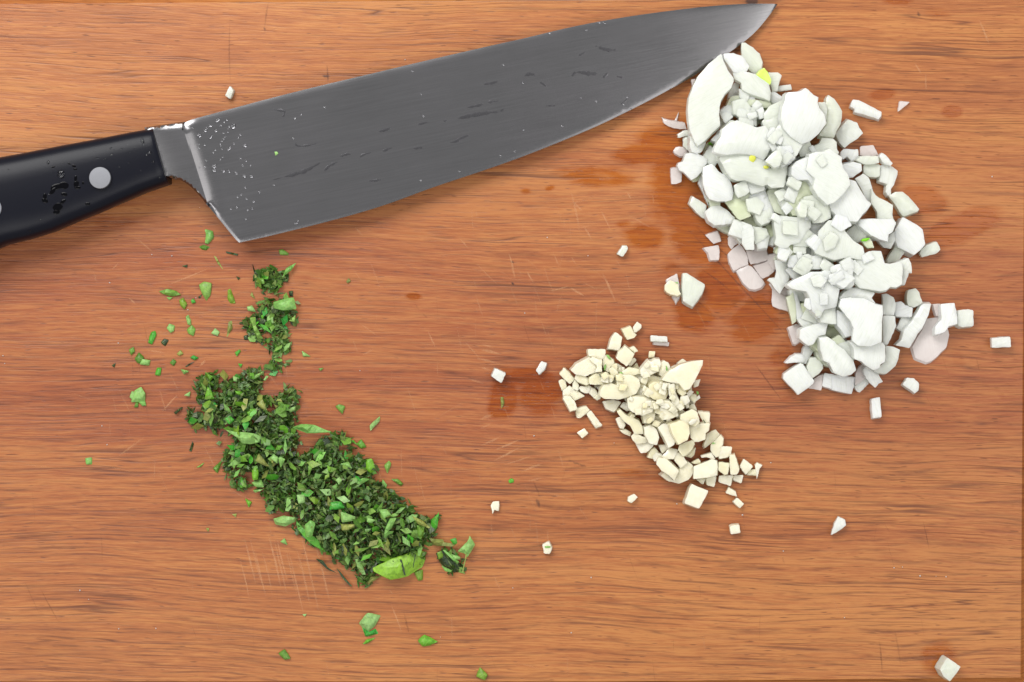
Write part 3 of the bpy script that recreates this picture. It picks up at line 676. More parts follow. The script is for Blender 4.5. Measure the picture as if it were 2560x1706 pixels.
# label | base height | thickness | material | outline
ON = '''
large curved onion slice like a crescent, its tip touching the knife edge|70|22|o|A1070,285 1115,420 1180,560 1265,690 1265,760 1225,860 1120,960 1060,1060 1035,1180 1030,1260 1045,1400 C915,90 690,320 560,420 500,330 430,150 A540,1400 525,1200 545,1000 600,830 700,640 850,470 1000,340
lumpy sheer onion piece tucked against the knife edge beside the large crescent slice|40|30|o|A1110,290 1250,278 1400,320 1480,420 1530,500 1480,590 1380,620 1270,600 1180,470 1110,380
pointed onion wedge standing highest in the photo, just under the blade near its tip|14|26|o|A1400,110 1450,108 1600,200 1700,300 1740,420 1720,560 1640,640 1560,590 1490,520 1420,400 1395,300
broad flat onion flake directly left of the yellow-green chip|55|20|o|A1250,590 1380,570 1500,590 1610,620 1760,720 1850,780 1880,900 1870,1060 1650,980 1500,930 1400,870 1400,760 1290,700
yellow-green onion chip, the brightest tinted piece at the top of the onion pile|46|22|g|A1770,520 1830,600 1890,720 1870,800 1740,740 1620,660 1700,570
square white onion flake behind the right side of the yellow-green chip|22|22|o|A1830,600 1990,600 2050,650 2000,800 1990,900 1900,920 1870,800
small onion stick pointing right below the yellow-green chip|12|16|o|A1930,830 2200,790 2225,880 1940,915
|28|22|o|A1880,920 1950,920 2110,1020 2050,1080 1900,1120 1870,1030
|42|24|o|A1350,860 1430,900 1530,960 1500,1060 1450,1090 1370,1010
|14|22|o|A1280,760 1360,800 1330,960 1290,1060 1230,1080 1180,1010 1200,900
|38|20|o|A1040,1220 1160,1130 1310,1050 1390,1110 1330,1210 1210,1290 1150,1360 1060,1320
|50|22|o|A1330,1200 1460,1170 1600,1190 1670,1230 1650,1340 1640,1480 1500,1420 1400,1360 1310,1300
|22|18|o|A1050,1300 1200,1380 1200,1420 1080,1520 1040,1480
|42|20|y|A1400,1080 1500,1030 1700,1050 1870,1090 1900,1160 1760,1180 1600,1180 1450,1150
sheer pinkish onion strip sticking out left of the crescent slice|0|9|t|A105,1340 180,1370 300,1395 470,1420 500,1525 380,1525 200,1480 130,1430
|0|5|t|A300,1390 375,1235 345,1395
short onion stick poking left below the pinkish strip|12|14|o|C225,235 340,170 440,170 440,250 330,270 235,300
|4|18|o|C310,300 360,270 420,260 440,400 440,520 370,480 310,430
small rounded sheer onion scrap on the wet wood left of the pile|0|12|t|C150,500 200,440 300,440 400,480 350,590 260,590 180,550
|40|24|o|C440,180 500,330 600,330 690,320 680,400 620,520 540,560 450,520 420,400 430,260
|0|16|y|C690,390 760,360 820,390 810,510 720,560 650,590 640,480
cloud-shaped onion chunk at the left edge of the pile|28|30|o|C350,560 450,540 560,560 640,600 710,640 700,720 640,780 600,860 530,940 450,980 380,920 320,850 260,820 220,750 240,700 310,680 320,640
|6|18|y|C450,980 530,930 620,860 620,940 560,1000 480,1020
small pink square of sheer onion on the wood, leftmost beside the cloud-shaped chunk|0|14|t|C110,800 150,785 230,790 290,840 285,1010 200,1050 120,1050
|15|18|y|C690,600 850,550 920,560 900,640 800,700 730,750 680,770
|14|20|o|C550,1030 600,920 630,900 640,1150 700,1280 730,1400 660,1260 620,1150
|18|22|y|C690,1280 870,1330 920,1340 920,1450 860,1568 740,1500 760,1400
smooth rounded onion lump below the cloud-shaped chunk|42|34|o|C780,720 830,760 900,850 960,880 1030,890 1070,980 1110,1060 1140,1200 1120,1300 1000,1335 870,1330 740,1300 690,1220 670,1160 640,1050 630,900 640,780 720,740
big domed onion cap marked with two yellow spots|66|34|o|C920,560 1200,540 1400,540 1560,580 1640,650 1750,800 1900,760 2010,720 2010,830 1990,1000 1960,1100 1750,1110 1690,1060 1620,1085 1500,1050 1340,990 1190,1000 1100,960 1040,890 980,780 940,700 900,640
broad smooth onion layer overlapping the top of the yellow-spotted cap|98|16|o|C810,530 830,430 880,340 930,280 960,140 1080,50 1200,0 1330,50 1510,125 1650,90 1740,200 1690,330 1755,450 1700,560 1640,650 1500,590 1380,560 1200,550 1000,570 920,560
bright white onion cube on the right shoulder of the yellow-spotted cap|112|24|o|C1650,670 1750,560 1830,500 1910,530 1930,640 1880,760 1800,780
small sharp-edged onion cube just below the yellow-spotted cap|48|36|o|C1140,1070 1240,1020 1345,985 1365,1090 1400,1180 1310,1240 1210,1270 1160,1190
long rounded onion piece running down from below the yellow-spotted cap|38|26|o|C1370,1180 1440,1130 1540,1100 1640,1110 1680,1220 1740,1360 1800,1500 1780,1568 1500,1568 1400,1400 1330,1280
|42|22|y|C1680,1180 1740,1110 1990,1110 1990,1200 1960,1300 1960,1400 1970,1568 1800,1500 1740,1350
|36|26|y|E470,170 560,150 640,110 720,100 800,100 840,180 865,240 840,270 880,340 900,400 800,440 720,470 660,420 600,330 520,230
long onion slice reaching furthest left in the lower half of the pile|4|20|o|C415,1385 470,1245 570,1310 700,1400 E160,310 200,470 100,420 20,350
|22|24|o|E150,320 240,240 390,220 500,290 600,390 640,420 600,500 570,520 320,550 200,470
|4|14|y|E320,555 400,520 550,520 580,690 490,670 400,620
|36|22|o|E580,560 620,440 740,480 760,740 740,850 650,740 600,680
|46|24|o|E740,480 900,540 950,620 950,950 820,950 760,860 745,740
|32|22|o|E920,560 1080,580 1150,600 1190,700 1120,770 960,860 950,700
|20|16|y|E780,470 860,400 960,390 1000,470 1080,580 900,550 740,500
|44|24|o|E960,290 1100,240 1220,250 1270,400 1200,500 1080,540 1000,480 960,380
|12|16|y|E1150,570 1200,500 1260,480 1290,620 1290,740 1130,830 1120,780 1190,690
|58|30|o|E1270,440 1350,400 1500,400 1640,420 1720,370 1800,360 1880,420 1890,560 1800,680 1700,830 1560,860 1480,930 1380,920 1290,850 1310,750 1290,640
upper of two loose pinkish onion chips left of the pile on dark wet wood|0|10|t|E155,710 350,640 400,760 410,810 290,850 230,790
lower of two loose pinkish onion chips left of the pile on dark wet wood|0|12|t|E120,910 370,870 385,1010 375,1110 230,1115 200,1000
|0|12|t|E520,760 560,690 620,710 700,830 640,870 580,940 530,870
|0|14|t|E515,1020 600,930 710,850 760,900 820,1000 850,1100 850,1190 740,1230 610,1290 550,1160
largest of the pinkish sheer onion squares laid like tiles at the pile's left foot|0|14|t|E660,1290 840,1200 920,1230 1010,1340 1060,1400 1125,1490 1070,1560 960,1600 860,1580 760,1480 700,1370
|2|14|t|E820,960 950,965 1010,960 1130,880 1150,960 1170,1020 1160,1120 1000,1165 890,1190 850,1080
|10|12|t|E960,860 1100,780 1120,780 1160,960 1000,970 950,960
|1|14|t|E940,1210 1120,1160 1180,1120 1220,1200 1290,1290 1200,1370 1090,1420 1010,1330
|4|14|t|E1170,1030 1350,990 1290,1130 1310,1260 1260,1280 1200,1180 1160,1110
|8|14|y|E1340,920 1500,930 1560,1100 1590,1170 1580,1200 1500,1120 1280,1120 1290,1050 1370,970
onion flake shaped like a small arrow, its left point over the wood|26|18|o|G230,70 470,90 470,200 470,400 400,480 320,625 240,540 190,450 120,400 150,365 240,370 270,260
|42|22|y|E1500,900 1560,880 1700,870 1700,1000 1690,1160 1600,1170 1540,1040
|60|24|o|E1690,1080 1760,1020 1850,1020 1940,1060 1900,1160 1810,1280 1760,1250 1690,1150
pink sheer onion square below the arrow-shaped flake|0|12|t|G145,460 200,460 250,560 320,620 470,680 450,640 430,690 470,850 460,910 330,870 200,820 190,700 200,560
|0|8|t|G330,620 410,520 540,545 480,610 480,660 430,670
left one of two upright onion sticks at the pile's left side|14|30|y|G430,680 490,650 550,570 590,800 600,920 590,1080 530,1120 480,900
right one of two upright onion sticks at the pile's left side|18|28|o|G550,570 610,630 650,760 690,900 720,980 700,1030 650,1080 600,1030 590,850
|10|18|y|G590,590 760,580 860,680 850,830 900,950 990,1010 990,1090 850,1100 780,1000 700,900 670,780 640,680
|24|24|o|G600,1040 760,1000 860,1090 860,1150 760,1180 680,1140
|74|28|o|G550,400 700,330 850,260 1010,260 1060,230 1180,260 1260,350 1300,560 1280,720 1250,840 1050,880 980,1020 860,900 830,720 760,580 620,560 500,520 440,470
|60|24|o|G1050,880 1240,840 1250,1120 1110,1110 990,1090 980,1010
curved onion piece with a lemon-yellow left corner near the bottom left of the pile|42|26|o|G750,1170 860,1130 1010,1090 1115,1110 1070,1290 960,1310 870,1450 790,1465 700,1400 650,1350 660,1200
|4|18|t|G455,1170 590,1110 650,1130 680,1200 650,1340 660,1390 590,1445 540,1430 490,1290
|14|16|y|G1120,1120 1250,1130 1340,1230 1400,1330 1260,1410 1180,1340 1060,1300
|58|22|o|G1250,880 1400,960 1480,1060 1530,1140 1500,1300 1400,1330 1320,1200 1260,1130
broad smooth onion slab covering the lower middle of the pile|90|26|o|G1300,840 1330,700 1500,680 1700,690 1900,790 2000,810 2010,960 1990,1100 1990,1400 1800,1480 1600,1470 1500,1380 1530,1200 1480,1060 1400,960
|70|20|o|G1290,700 1380,600 1500,520 1600,530 1700,560 1880,600 1820,690 1900,790 1700,690 1500,680 1350,720
|78|26|o|F720,1000 760,850 900,750 1050,700 1200,700 1250,900 1350,910 1480,880 1540,900 1560,1000 1540,1250 1450,1300 1360,1290 1270,1350 1180,1370 1000,1330 850,1310 740,1200
|48|22|o|F1480,880 1640,820 1690,920 1700,1070 1650,1060 1590,1260 1530,1270 1560,1000
|85|22|o|F180,380 330,200 560,200 600,380 750,550 900,640 950,850 760,830 600,820 430,850 250,790 130,740 80,650 160,500
|90|20|o|F380,960 560,900 720,830 760,900 730,1100 760,1260 700,1300 560,1290 480,1140 370,1030
|68|26|o|F850,190 950,180 1140,180 1390,180 1440,240 1400,380 1320,440 1310,550 1180,520 1050,460 930,370 840,290
|48|22|o|F600,420 650,370 780,270 860,300 940,380 960,480 880,540 780,570 700,500
|28|14|y|F600,300 700,240 810,240 840,260 650,370 610,380
onion piece tipped with a vivid green shoot on the right side of the pile|72|20|y|F870,530 920,500 1010,490 1050,560 1080,650 980,660 930,620
|24|22|o|F1130,520 1290,560 1330,450 1420,380 1430,530 1380,620 1350,670 1240,650 1180,590
big wedge of onion with a shaded left flank at the right foot of the pile|0|46|o|F1430,340 1480,260 1550,150 1700,230 1870,340 1920,600 1740,775 1590,700 1470,640 1430,540
onion stick attached at the lower right corner of the big shaded wedge|0|22|o|F1830,740 1850,690 1930,610 2110,550 2165,680 2090,750 1860,810
|8|18|o|F1380,690 1480,560 1590,700 1480,880 1310,900 1300,840
|98|30|o|D550,290 680,260 800,250 890,200 950,260 1080,350 1070,420 1110,540 1190,640 1220,800 1110,940 950,1090 840,1130 700,1000 600,850 640,700 500,560 540,370
wide domed onion layer crowning the top right of the pile|94|30|o|B560,300 600,265 780,255 870,200 930,240 1000,310 1080,350 1070,430 1110,540 1190,640 1220,780 1110,930 960,1060 820,1110 640,1000 520,850 480,700 500,520 540,400
|58|20|o|B1080,430 1200,430 1230,540 1210,740 1190,640 1110,540
tall onion petal leaning on the right side of the wide domed layer|42|24|o|B1210,370 1250,310 1330,370 1420,480 1475,590 1460,760 1390,900 1350,1010 1230,1000 1110,980 1110,940 1220,800 1210,600
loose square onion piece on the wood right of the tall petal|0|30|o|B1360,940 1480,800 1570,710 1650,740 1720,770 1760,860 1820,930 1720,1030 1620,1090 1510,1180 1430,1090
long notched onion strip lying alone on the wood upper right of the pile|0|24|o|B1605,500 1650,380 1760,400 1950,500 2115,590 2110,660 2060,710 1990,680 1900,650 1780,620 1670,590 1680,540
tiny pink onion triangle, farthest right of the upper loose pieces|0|9|t|T685,785 700,710 770,715 730,750
ragged onion piece with a notch below the loose square piece|4|22|o|D1040,370 1060,260 1110,210 1220,220 1340,220 1350,340 1320,400 1230,410 1170,340 1100,380
|0|14|t|D1380,170 1590,155 1640,250 1680,320 1500,330 1370,320
|24|20|o|D1320,400 1390,330 1670,330 1690,440 1560,470 1420,460
|20|20|o|D1730,270 1800,320 1910,450 1870,490 1760,450 1690,340
|24|24|o|D980,520 1150,450 1260,430 1390,460 1400,570 1300,640 1260,680 1150,690 1040,640
|10|22|o|D1430,480 1560,450 1700,470 1700,660 1600,680 1500,660 1430,600
hooked onion piece with a narrow tail hanging down, right of the pile|6|18|o|D1710,480 1850,490 1900,500 1990,570 1990,640 1930,790 1880,860 1880,980 1830,980 1790,920 1800,830 1820,790 1690,750 1700,620
smooth oblong onion piece on an orange wet stain right of the pile|0|28|o|D1840,980 1940,920 2060,910 2180,1000 2340,1190 2320,1230 2080,1320 2010,1230 1930,1100
|28|20|o|D1290,700 1430,610 1520,680 1570,850 1600,960 1550,1100 1480,1050 1400,880 1330,760
|38|26|o|D1560,860 1620,960 1700,1020 1830,1080 1910,1130 1900,1300 1920,1360 1960,1420 1900,1568 1700,1568 1660,1400 1660,1250 1560,1100
|80|28|o|D1000,640 1150,700 1300,730 1400,900 1500,1050 1570,1100 1500,1200 1400,1300 1330,1400 1200,1400 1050,1370 900,1200 850,1000 800,850 860,700
|86|26|o|D330,420 500,350 650,330 850,340 980,420 980,560 900,660 800,800 700,960 600,830 540,720 350,720 250,640 260,500
|64|26|y|D250,850 340,720 540,740 640,880 700,960 600,1000 470,1000 420,1120 400,1240 350,1300 280,1300 180,1160 160,1080 220,950
|76|24|o|D470,990 620,970 800,1000 880,1150 900,1350 760,1420 620,1430 600,1300 560,1240 400,1230 420,1100
|82|26|o|B350,920 470,760 600,700 700,750 800,900 830,1120 730,1300 600,1420 480,1400 520,1200 300,1110
|70|22|o|B160,740 300,640 440,560 560,420 640,700 480,740 400,900 300,1080 230,1000 200,850
|72|20|o|B280,500 480,400 560,330 640,500 620,640 440,700 200,760 190,620
|24|18|y|A1650,1230 1760,1280 1730,1400 1640,1480 1640,1350
|60|24|o|B1100,1100 1150,1010 1330,1030 1380,1080 1390,1200 1420,1250 1370,1370 1380,1500 1200,1560 1000,1500 950,1300 1000,1150
|44|20|y|E1850,1130 2030,1060 2240,1070 2240,1250 2000,1270 1890,1200
|10|22|y|H600,530 700,560 740,640 780,800 870,850 870,900 780,870 690,790 640,650
smooth egg-like onion piece hanging low at the bottom of the pile|48|34|o|H710,420 850,410 960,480 990,530 1100,600 1270,800 1320,950 1230,1030 1100,1060 950,990 880,850 780,800 730,640
|42|20|o|H1000,530 1200,470 1270,560 1290,780 1240,800 1150,700 1020,560
|68|26|o|H1200,500 1500,480 1750,500 1790,560 1790,820 1720,850 1700,920 1600,960 1470,880 1390,810 1280,770 1270,600
rounded onion quarter bulging out at the bottom right of the pile|18|36|o|H1790,560 1920,570 2020,620 2000,780 1950,890 1800,1020 1670,1000 1600,960 1700,900 1790,800
|4|18|t|H1300,1010 1350,910 1410,860 1480,880 1420,990 1480,1080 1390,1150 1290,1210 1300,1060
|16|20|o|H1420,960 1480,880 1640,960 1700,1060 1750,1140 1690,1170 1620,1240 1530,1160 1470,1080
|1|18|o|H1285,1230 1400,1120 1450,1070 1520,1170 1370,1315 1330,1310
flat ribbed onion square in the middle of the lowest row|3|20|o|H910,1040 1000,1035 1180,1060 1310,1075 1290,1200 1240,1345 1060,1310 910,1280
|2|20|o|H790,1000 980,1030 920,1100 910,1260 760,1220 770,1080
|0|18|t|H620,1100 700,1040 770,1020 760,1150 740,1285 530,1250 630,1150
large clean-cut square of onion at the bottom left end of the pile|8|30|o|H110,1090 130,1010 400,840 450,860 630,1140 600,1190 360,1360
|10|28|o|H500,900 560,750 640,740 770,860 770,930 700,1010 600,1080 520,980
curved onion flake pointing left just above the large clean-cut square|8|16|o|H140,840 240,740 330,690 420,690 500,760 460,830 300,830 170,840
|4|16|o|H430,690 470,560 570,540 620,640 560,730 490,850 430,840 470,760
rounded loose onion piece on the wood right of the pile's bottom end|0|24|o|H2070,1190 2140,1080 2250,1080 2340,1170 2330,1280 2270,1330
narrow upright onion chip alone on the wood below the pile|0|20|o|H1560,1420 1700,1390 1725,1720 1600,1740 1575,1730
|24|22|o|I430,240 500,220 620,290 650,390 640,500 620,580 450,570 440,440
|14|20|o|I650,370 740,355 790,400 930,460 910,610 650,595 640,500
|0|34|o|I850,170 980,140 1030,200 1090,380 950,450 850,420 830,300
long slanted onion strip crossing down from the right edge of the pile|14|22|o|I1090,390 1240,385 1180,580 1090,790 1000,900 880,1115 650,1070 740,990 770,900 790,820 900,700 960,600
|28|22|o|I440,580 640,590 660,760 640,800 520,1060 450,1060 440,800
|2|18|o|I700,700 740,610 900,620 900,700 820,800 780,860 660,790
|1|14|t|I1255,395 1390,390 1390,600 1310,590
bent onion piece shaped like a boot over the glassy onion skin|18|24|o|I1390,390 1610,375 1650,520 1665,720 1530,750 1440,860 1280,900 1300,760 1400,640
near-square onion block standing alone right of the boot-shaped piece|0|28|o|I1660,500 1820,480 1920,500 1920,760 1740,775 1670,740
glassy see-through onion skin under the boot-shaped piece|0|10|t|I1160,640 1400,600 1500,800 1520,900 1480,1100 1250,1320 1150,1350 980,1280 920,1100 1000,960 1100,800
loose rectangular onion piece nearest the right edge of the board|0|20|o|Z2479,846 2526,842 2528,868 2480,870
white four-sided onion flake lying apart, right of the small garlic lump|0|22|o|R220,470 250,465 405,565 370,650 300,745 225,700 215,600
glassy pale onion flake under the small garlic lump|0|6|t|R80,520 170,470 190,560 200,650 160,715 130,640
tiny onion chip above the blade's spine, farthest left of all onion pieces|0|16|o|c2005,140 2045,55 2080,95 2050,170
tiny onion chip alone in the middle of the board below the blade|0|14|o|W960,940 1000,880 1030,880 1035,905 1000,960
small onion cube at the left end of the orange wet stain|0|26|o|Q80,450 105,395 182,430 150,500
small onion stick left of the garlic pile above the wet stain|0|16|o|Q390,410 430,345 468,360 455,400 415,440
pale onion stick doubled in two layers, above the garlic pile|6|14|o|Q1195,165 1310,172 1312,210 1195,205
lower layer of the doubled pale onion stick above the garlic pile|0|8|t|Q1215,208 1325,213 1322,240 1215,230
loose onion sliver far below the pile, between garlic and the board's right edge|0|18|o|V700,-30 760,0 768,50 700,100 635,138 660,40
onion cube in the bottom right corner of the board beside a brown stain|0|42|o|V1605,1330 1670,1230 1790,1310 1750,1370 1695,1440 1640,1400
|3|14|t|A570,715 640,700 625,790 600,830'''
ZN = [(lambda x, y: x < 1690 or (y < 330 and x < 1960), 'white onion dice at the knife end of the pile', 'diced onion at the knife end of the pile'),
      (lambda x, y: y < 560, 'white onion dice in the upper middle of the pile', 'diced onion in the upper middle of the pile'),
      (lambda x, y: y < 740, 'white onion dice in the lower middle of the pile', 'diced onion in the lower middle of the pile'),
      (lambda x, y: True, 'white onion dice at the bottom end of the pile', 'diced onion at the bottom end of the pile')]
def zone(cx, cy, z, m):
    ax = 1830+(cy-200)*0.46   # ridge line of the pile
    side = ', on its left flank' if cx < ax-50 else (', on its right flank' if cx > ax+50 else (', high on its crest' if z > 40 else ', low along its middle'))
    for f, l, g in ZN:
        if f(cx, cy): return l.replace('white', {'o': 'white', 'y': 'yellowish', 't': 'sheer'}.get(m, 'white'))+side, g+side
CAP = None
for ln in ON.strip().split('\n'):
    lab, z, th, m, s = ln.split('|'); poly = pts(s); z, th = float(z), float(th)
    sz = math.sqrt((max(p[0] for p in poly)-min(p[0] for p in poly))*(max(p[1] for p in poly)-min(p[1] for p in poly)))
    big = sz > 60
    o = piece('onion_piece', poly, z, th, MAT[m], rr, dome=(sz*.07 if any(k in lab for k in ('dome', 'lump', 'egg', 'smooth', 'cap')) else sz*.03) if m != 't' else 1.0, curve=rr.uniform(.01, .05) if big else rr.uniform(0, .03), tilt=0 if z == 0 else rr.uniform(0, .12))
    if o is None: continue
    cx = sum(p[0] for p in poly)/len(poly); cy = sum(p[1] for p in poly)/len(poly)
    if lab: tag(o, lab, 'onion piece')
    elif m == 't' and z < 5 and 560 < cy < 760: tag(o, 'pinkish sheer onion square lying flat at the left foot of the pile', 'onion piece', 'pinkish onion squares at the foot of the pile')
    else: l, g = zone(cx, cy, z, m); tag(o, l, 'onion piece', g+(', '+m if 0 else ''))
    if 'two yellow spots' in lab: CAP = o
# pieces heaped underneath that show through the gaps
core = [(1752, 235), (1860, 190), (1940, 235), (2040, 260), (2080, 340), (2090, 430), (2170, 530), (2215, 600), (2205, 690), (2150, 760), (2140, 860), (2170, 900), (2070, 925), (2010, 870), (1980, 790), (1960, 700), (1900, 600), (1820, 520), (1765, 450), (1740, 340)]
cp = np.array(core, float); n = 0; tries = 0
while n < 105 and tries < 5000:
    tries += 1; x = rr.uniform(1740, 2220); y = rr.uniform(180, 930)
    if not inside(np.array([[x, y]]), cp)[0]: continue
    d = seg_dist(np.array([[x, y]]), cp, np.roll(cp, -1, 0))[0]
    if d < 24: continue
    sz = rr.uniform(22, 33); k = rr.choice([4, 4, 4, 5]); a0 = rr.uniform(0, 6.28)
    poly = [(x+sz*rr.uniform(.8, 1.2)*math.cos(a0+6.283*i/k), y+sz*rr.uniform(.7, 1.1)*math.sin(a0+6.283*i/k)) for i in range(k)]
    z = rr.uniform(min(20, d*.3), min(66, 4+d*.85))
    m = rr.choice('ooy'); o = piece('onion_piece', poly, z, rr.uniform(20, 30), MAT[m], rr, tilt=rr.uniform(0, .18)); l, g = zone(x, y, z, m); tag(o, l, 'onion piece', g); n += 1
def drop(x, y, sz, k, mat, name, th, tmax, want):
    a0 = rr.uniform(0, 6.28); dg = bpy.context.evaluated_depsgraph_get(); hs = []
    for u, v in ((0, 0), (.5, 0), (-.5, 0), (0, .5), (0, -.5)):
        p = P(x+u*sz, y+v*sz, 60); ok, loc, nn, ix, ob, mx = sc.ray_cast(dg, Vector((p.x, p.y, .3)), Vector((0, 0, -1)))
        if not ok or not ob.name.startswith(want) or 'group' not in ob: return None
        hs.append(loc.z/S)
    ar = rr.uniform(.55, 1.0)
    ca, sa = math.cos(a0), math.sin(a0); poly = []
    for i in range(k):
        t = 6.283*(i+.5)/k+rr.uniform(-.18, .18); r = sz*rr.uniform(.85, 1.15); u, v = r*math.cos(t), r*ar*math.sin(t)
        poly.append((x+u*ca-v*sa, y+u*sa+v*ca))
    z = sum(hs)/5-th*.45
    return piece(name, poly, z, th, mat, rr, tilt=rr.uniform(.02, tmax)), z
bpy.context.view_layer.update(); n = 0; tries = 0
while n < 56 and tries < 900:
    tries += 1; t = rr.random(); x = 1830+t*270+rr.gauss(0, 62); y = 200+t*690
    m = 'o'; q = drop(x, y, rr.uniform(15, 29), rr.choice([4, 4, 5]), MAT[m], 'onion_piece', rr.uniform(9, 15), .22, 'onion_piece')
    if q is None: continue
    l, g = zone(x, y, q[1], m); tag(q[0], l, 'onion piece', g); n += 1
def disc(name, cx, cy, z, rx, ry, mat, parent=None, h=1.0, hit=None):
    vs, fs = [], []; m2 = 14; c0 = P(cx, cy, z)
    for q, zz in ((1, 0), (.8, .7)):
        for j in range(m2): t = 6.2832*j/m2; k = rr.uniform(.85, 1.1); p = P(cx+rx*q*k*math.cos(t), cy+ry*q*k*math.sin(t), z); p.z += zz*h*S; vs.append(p-c0)
    vs.append(Vector((0, 0, h*S)))
    for j in range(m2): fs.append((m2+j, j, (j+1) % m2, m2+(j+1) % m2)[::-1]); fs.append((m2+j, m2+(j+1) % m2, 2*m2)[::-1])
    o = link(name, mesh(name, vs, fs, mat), None, c0)
    if parent:
        o.parent = parent; o.location = c0-parent.location
    return o
def top_z(o, px, py):
    """height (px units) of object o's top under a photograph pixel"""
    t = P(px, py, 104); q = Vector((t.x, t.y, 60*S))-o.location; ok, loc, nn, ix = o.ray_cast(Vector((q.x, q.y, 1.0)), Vector((0, 0, -1)))
    return (loc.z+o.location.z)/S if ok else 0
bpy.context.view_layer.update()
for (x, y), rx, ry in zip(pts('C1445,632 1665,775'), (9, 8), (9.5, 5)):
    disc('yellow_spot', x, y, top_z(CAP, x, y)+2.2, rx, ry, SPOT, CAP, 1.6)
for s, z, nm, lab in (('F870,530 920,500 1010,490 1000,520 950,545 890,545', 93, 'onion_shoot', 'vivid green onion shoot sliver on the right side of the onion pile'),
                      ('C720,375 760,355 810,375 800,410 740,400', 18, 'onion_shoot', 'green onion shoot end deep in a gap at the left of the onion pile')):
    tag(piece(nm, pts(s), z, 4, GREEN, rr, dome=1.5), lab, 'onion shoot')

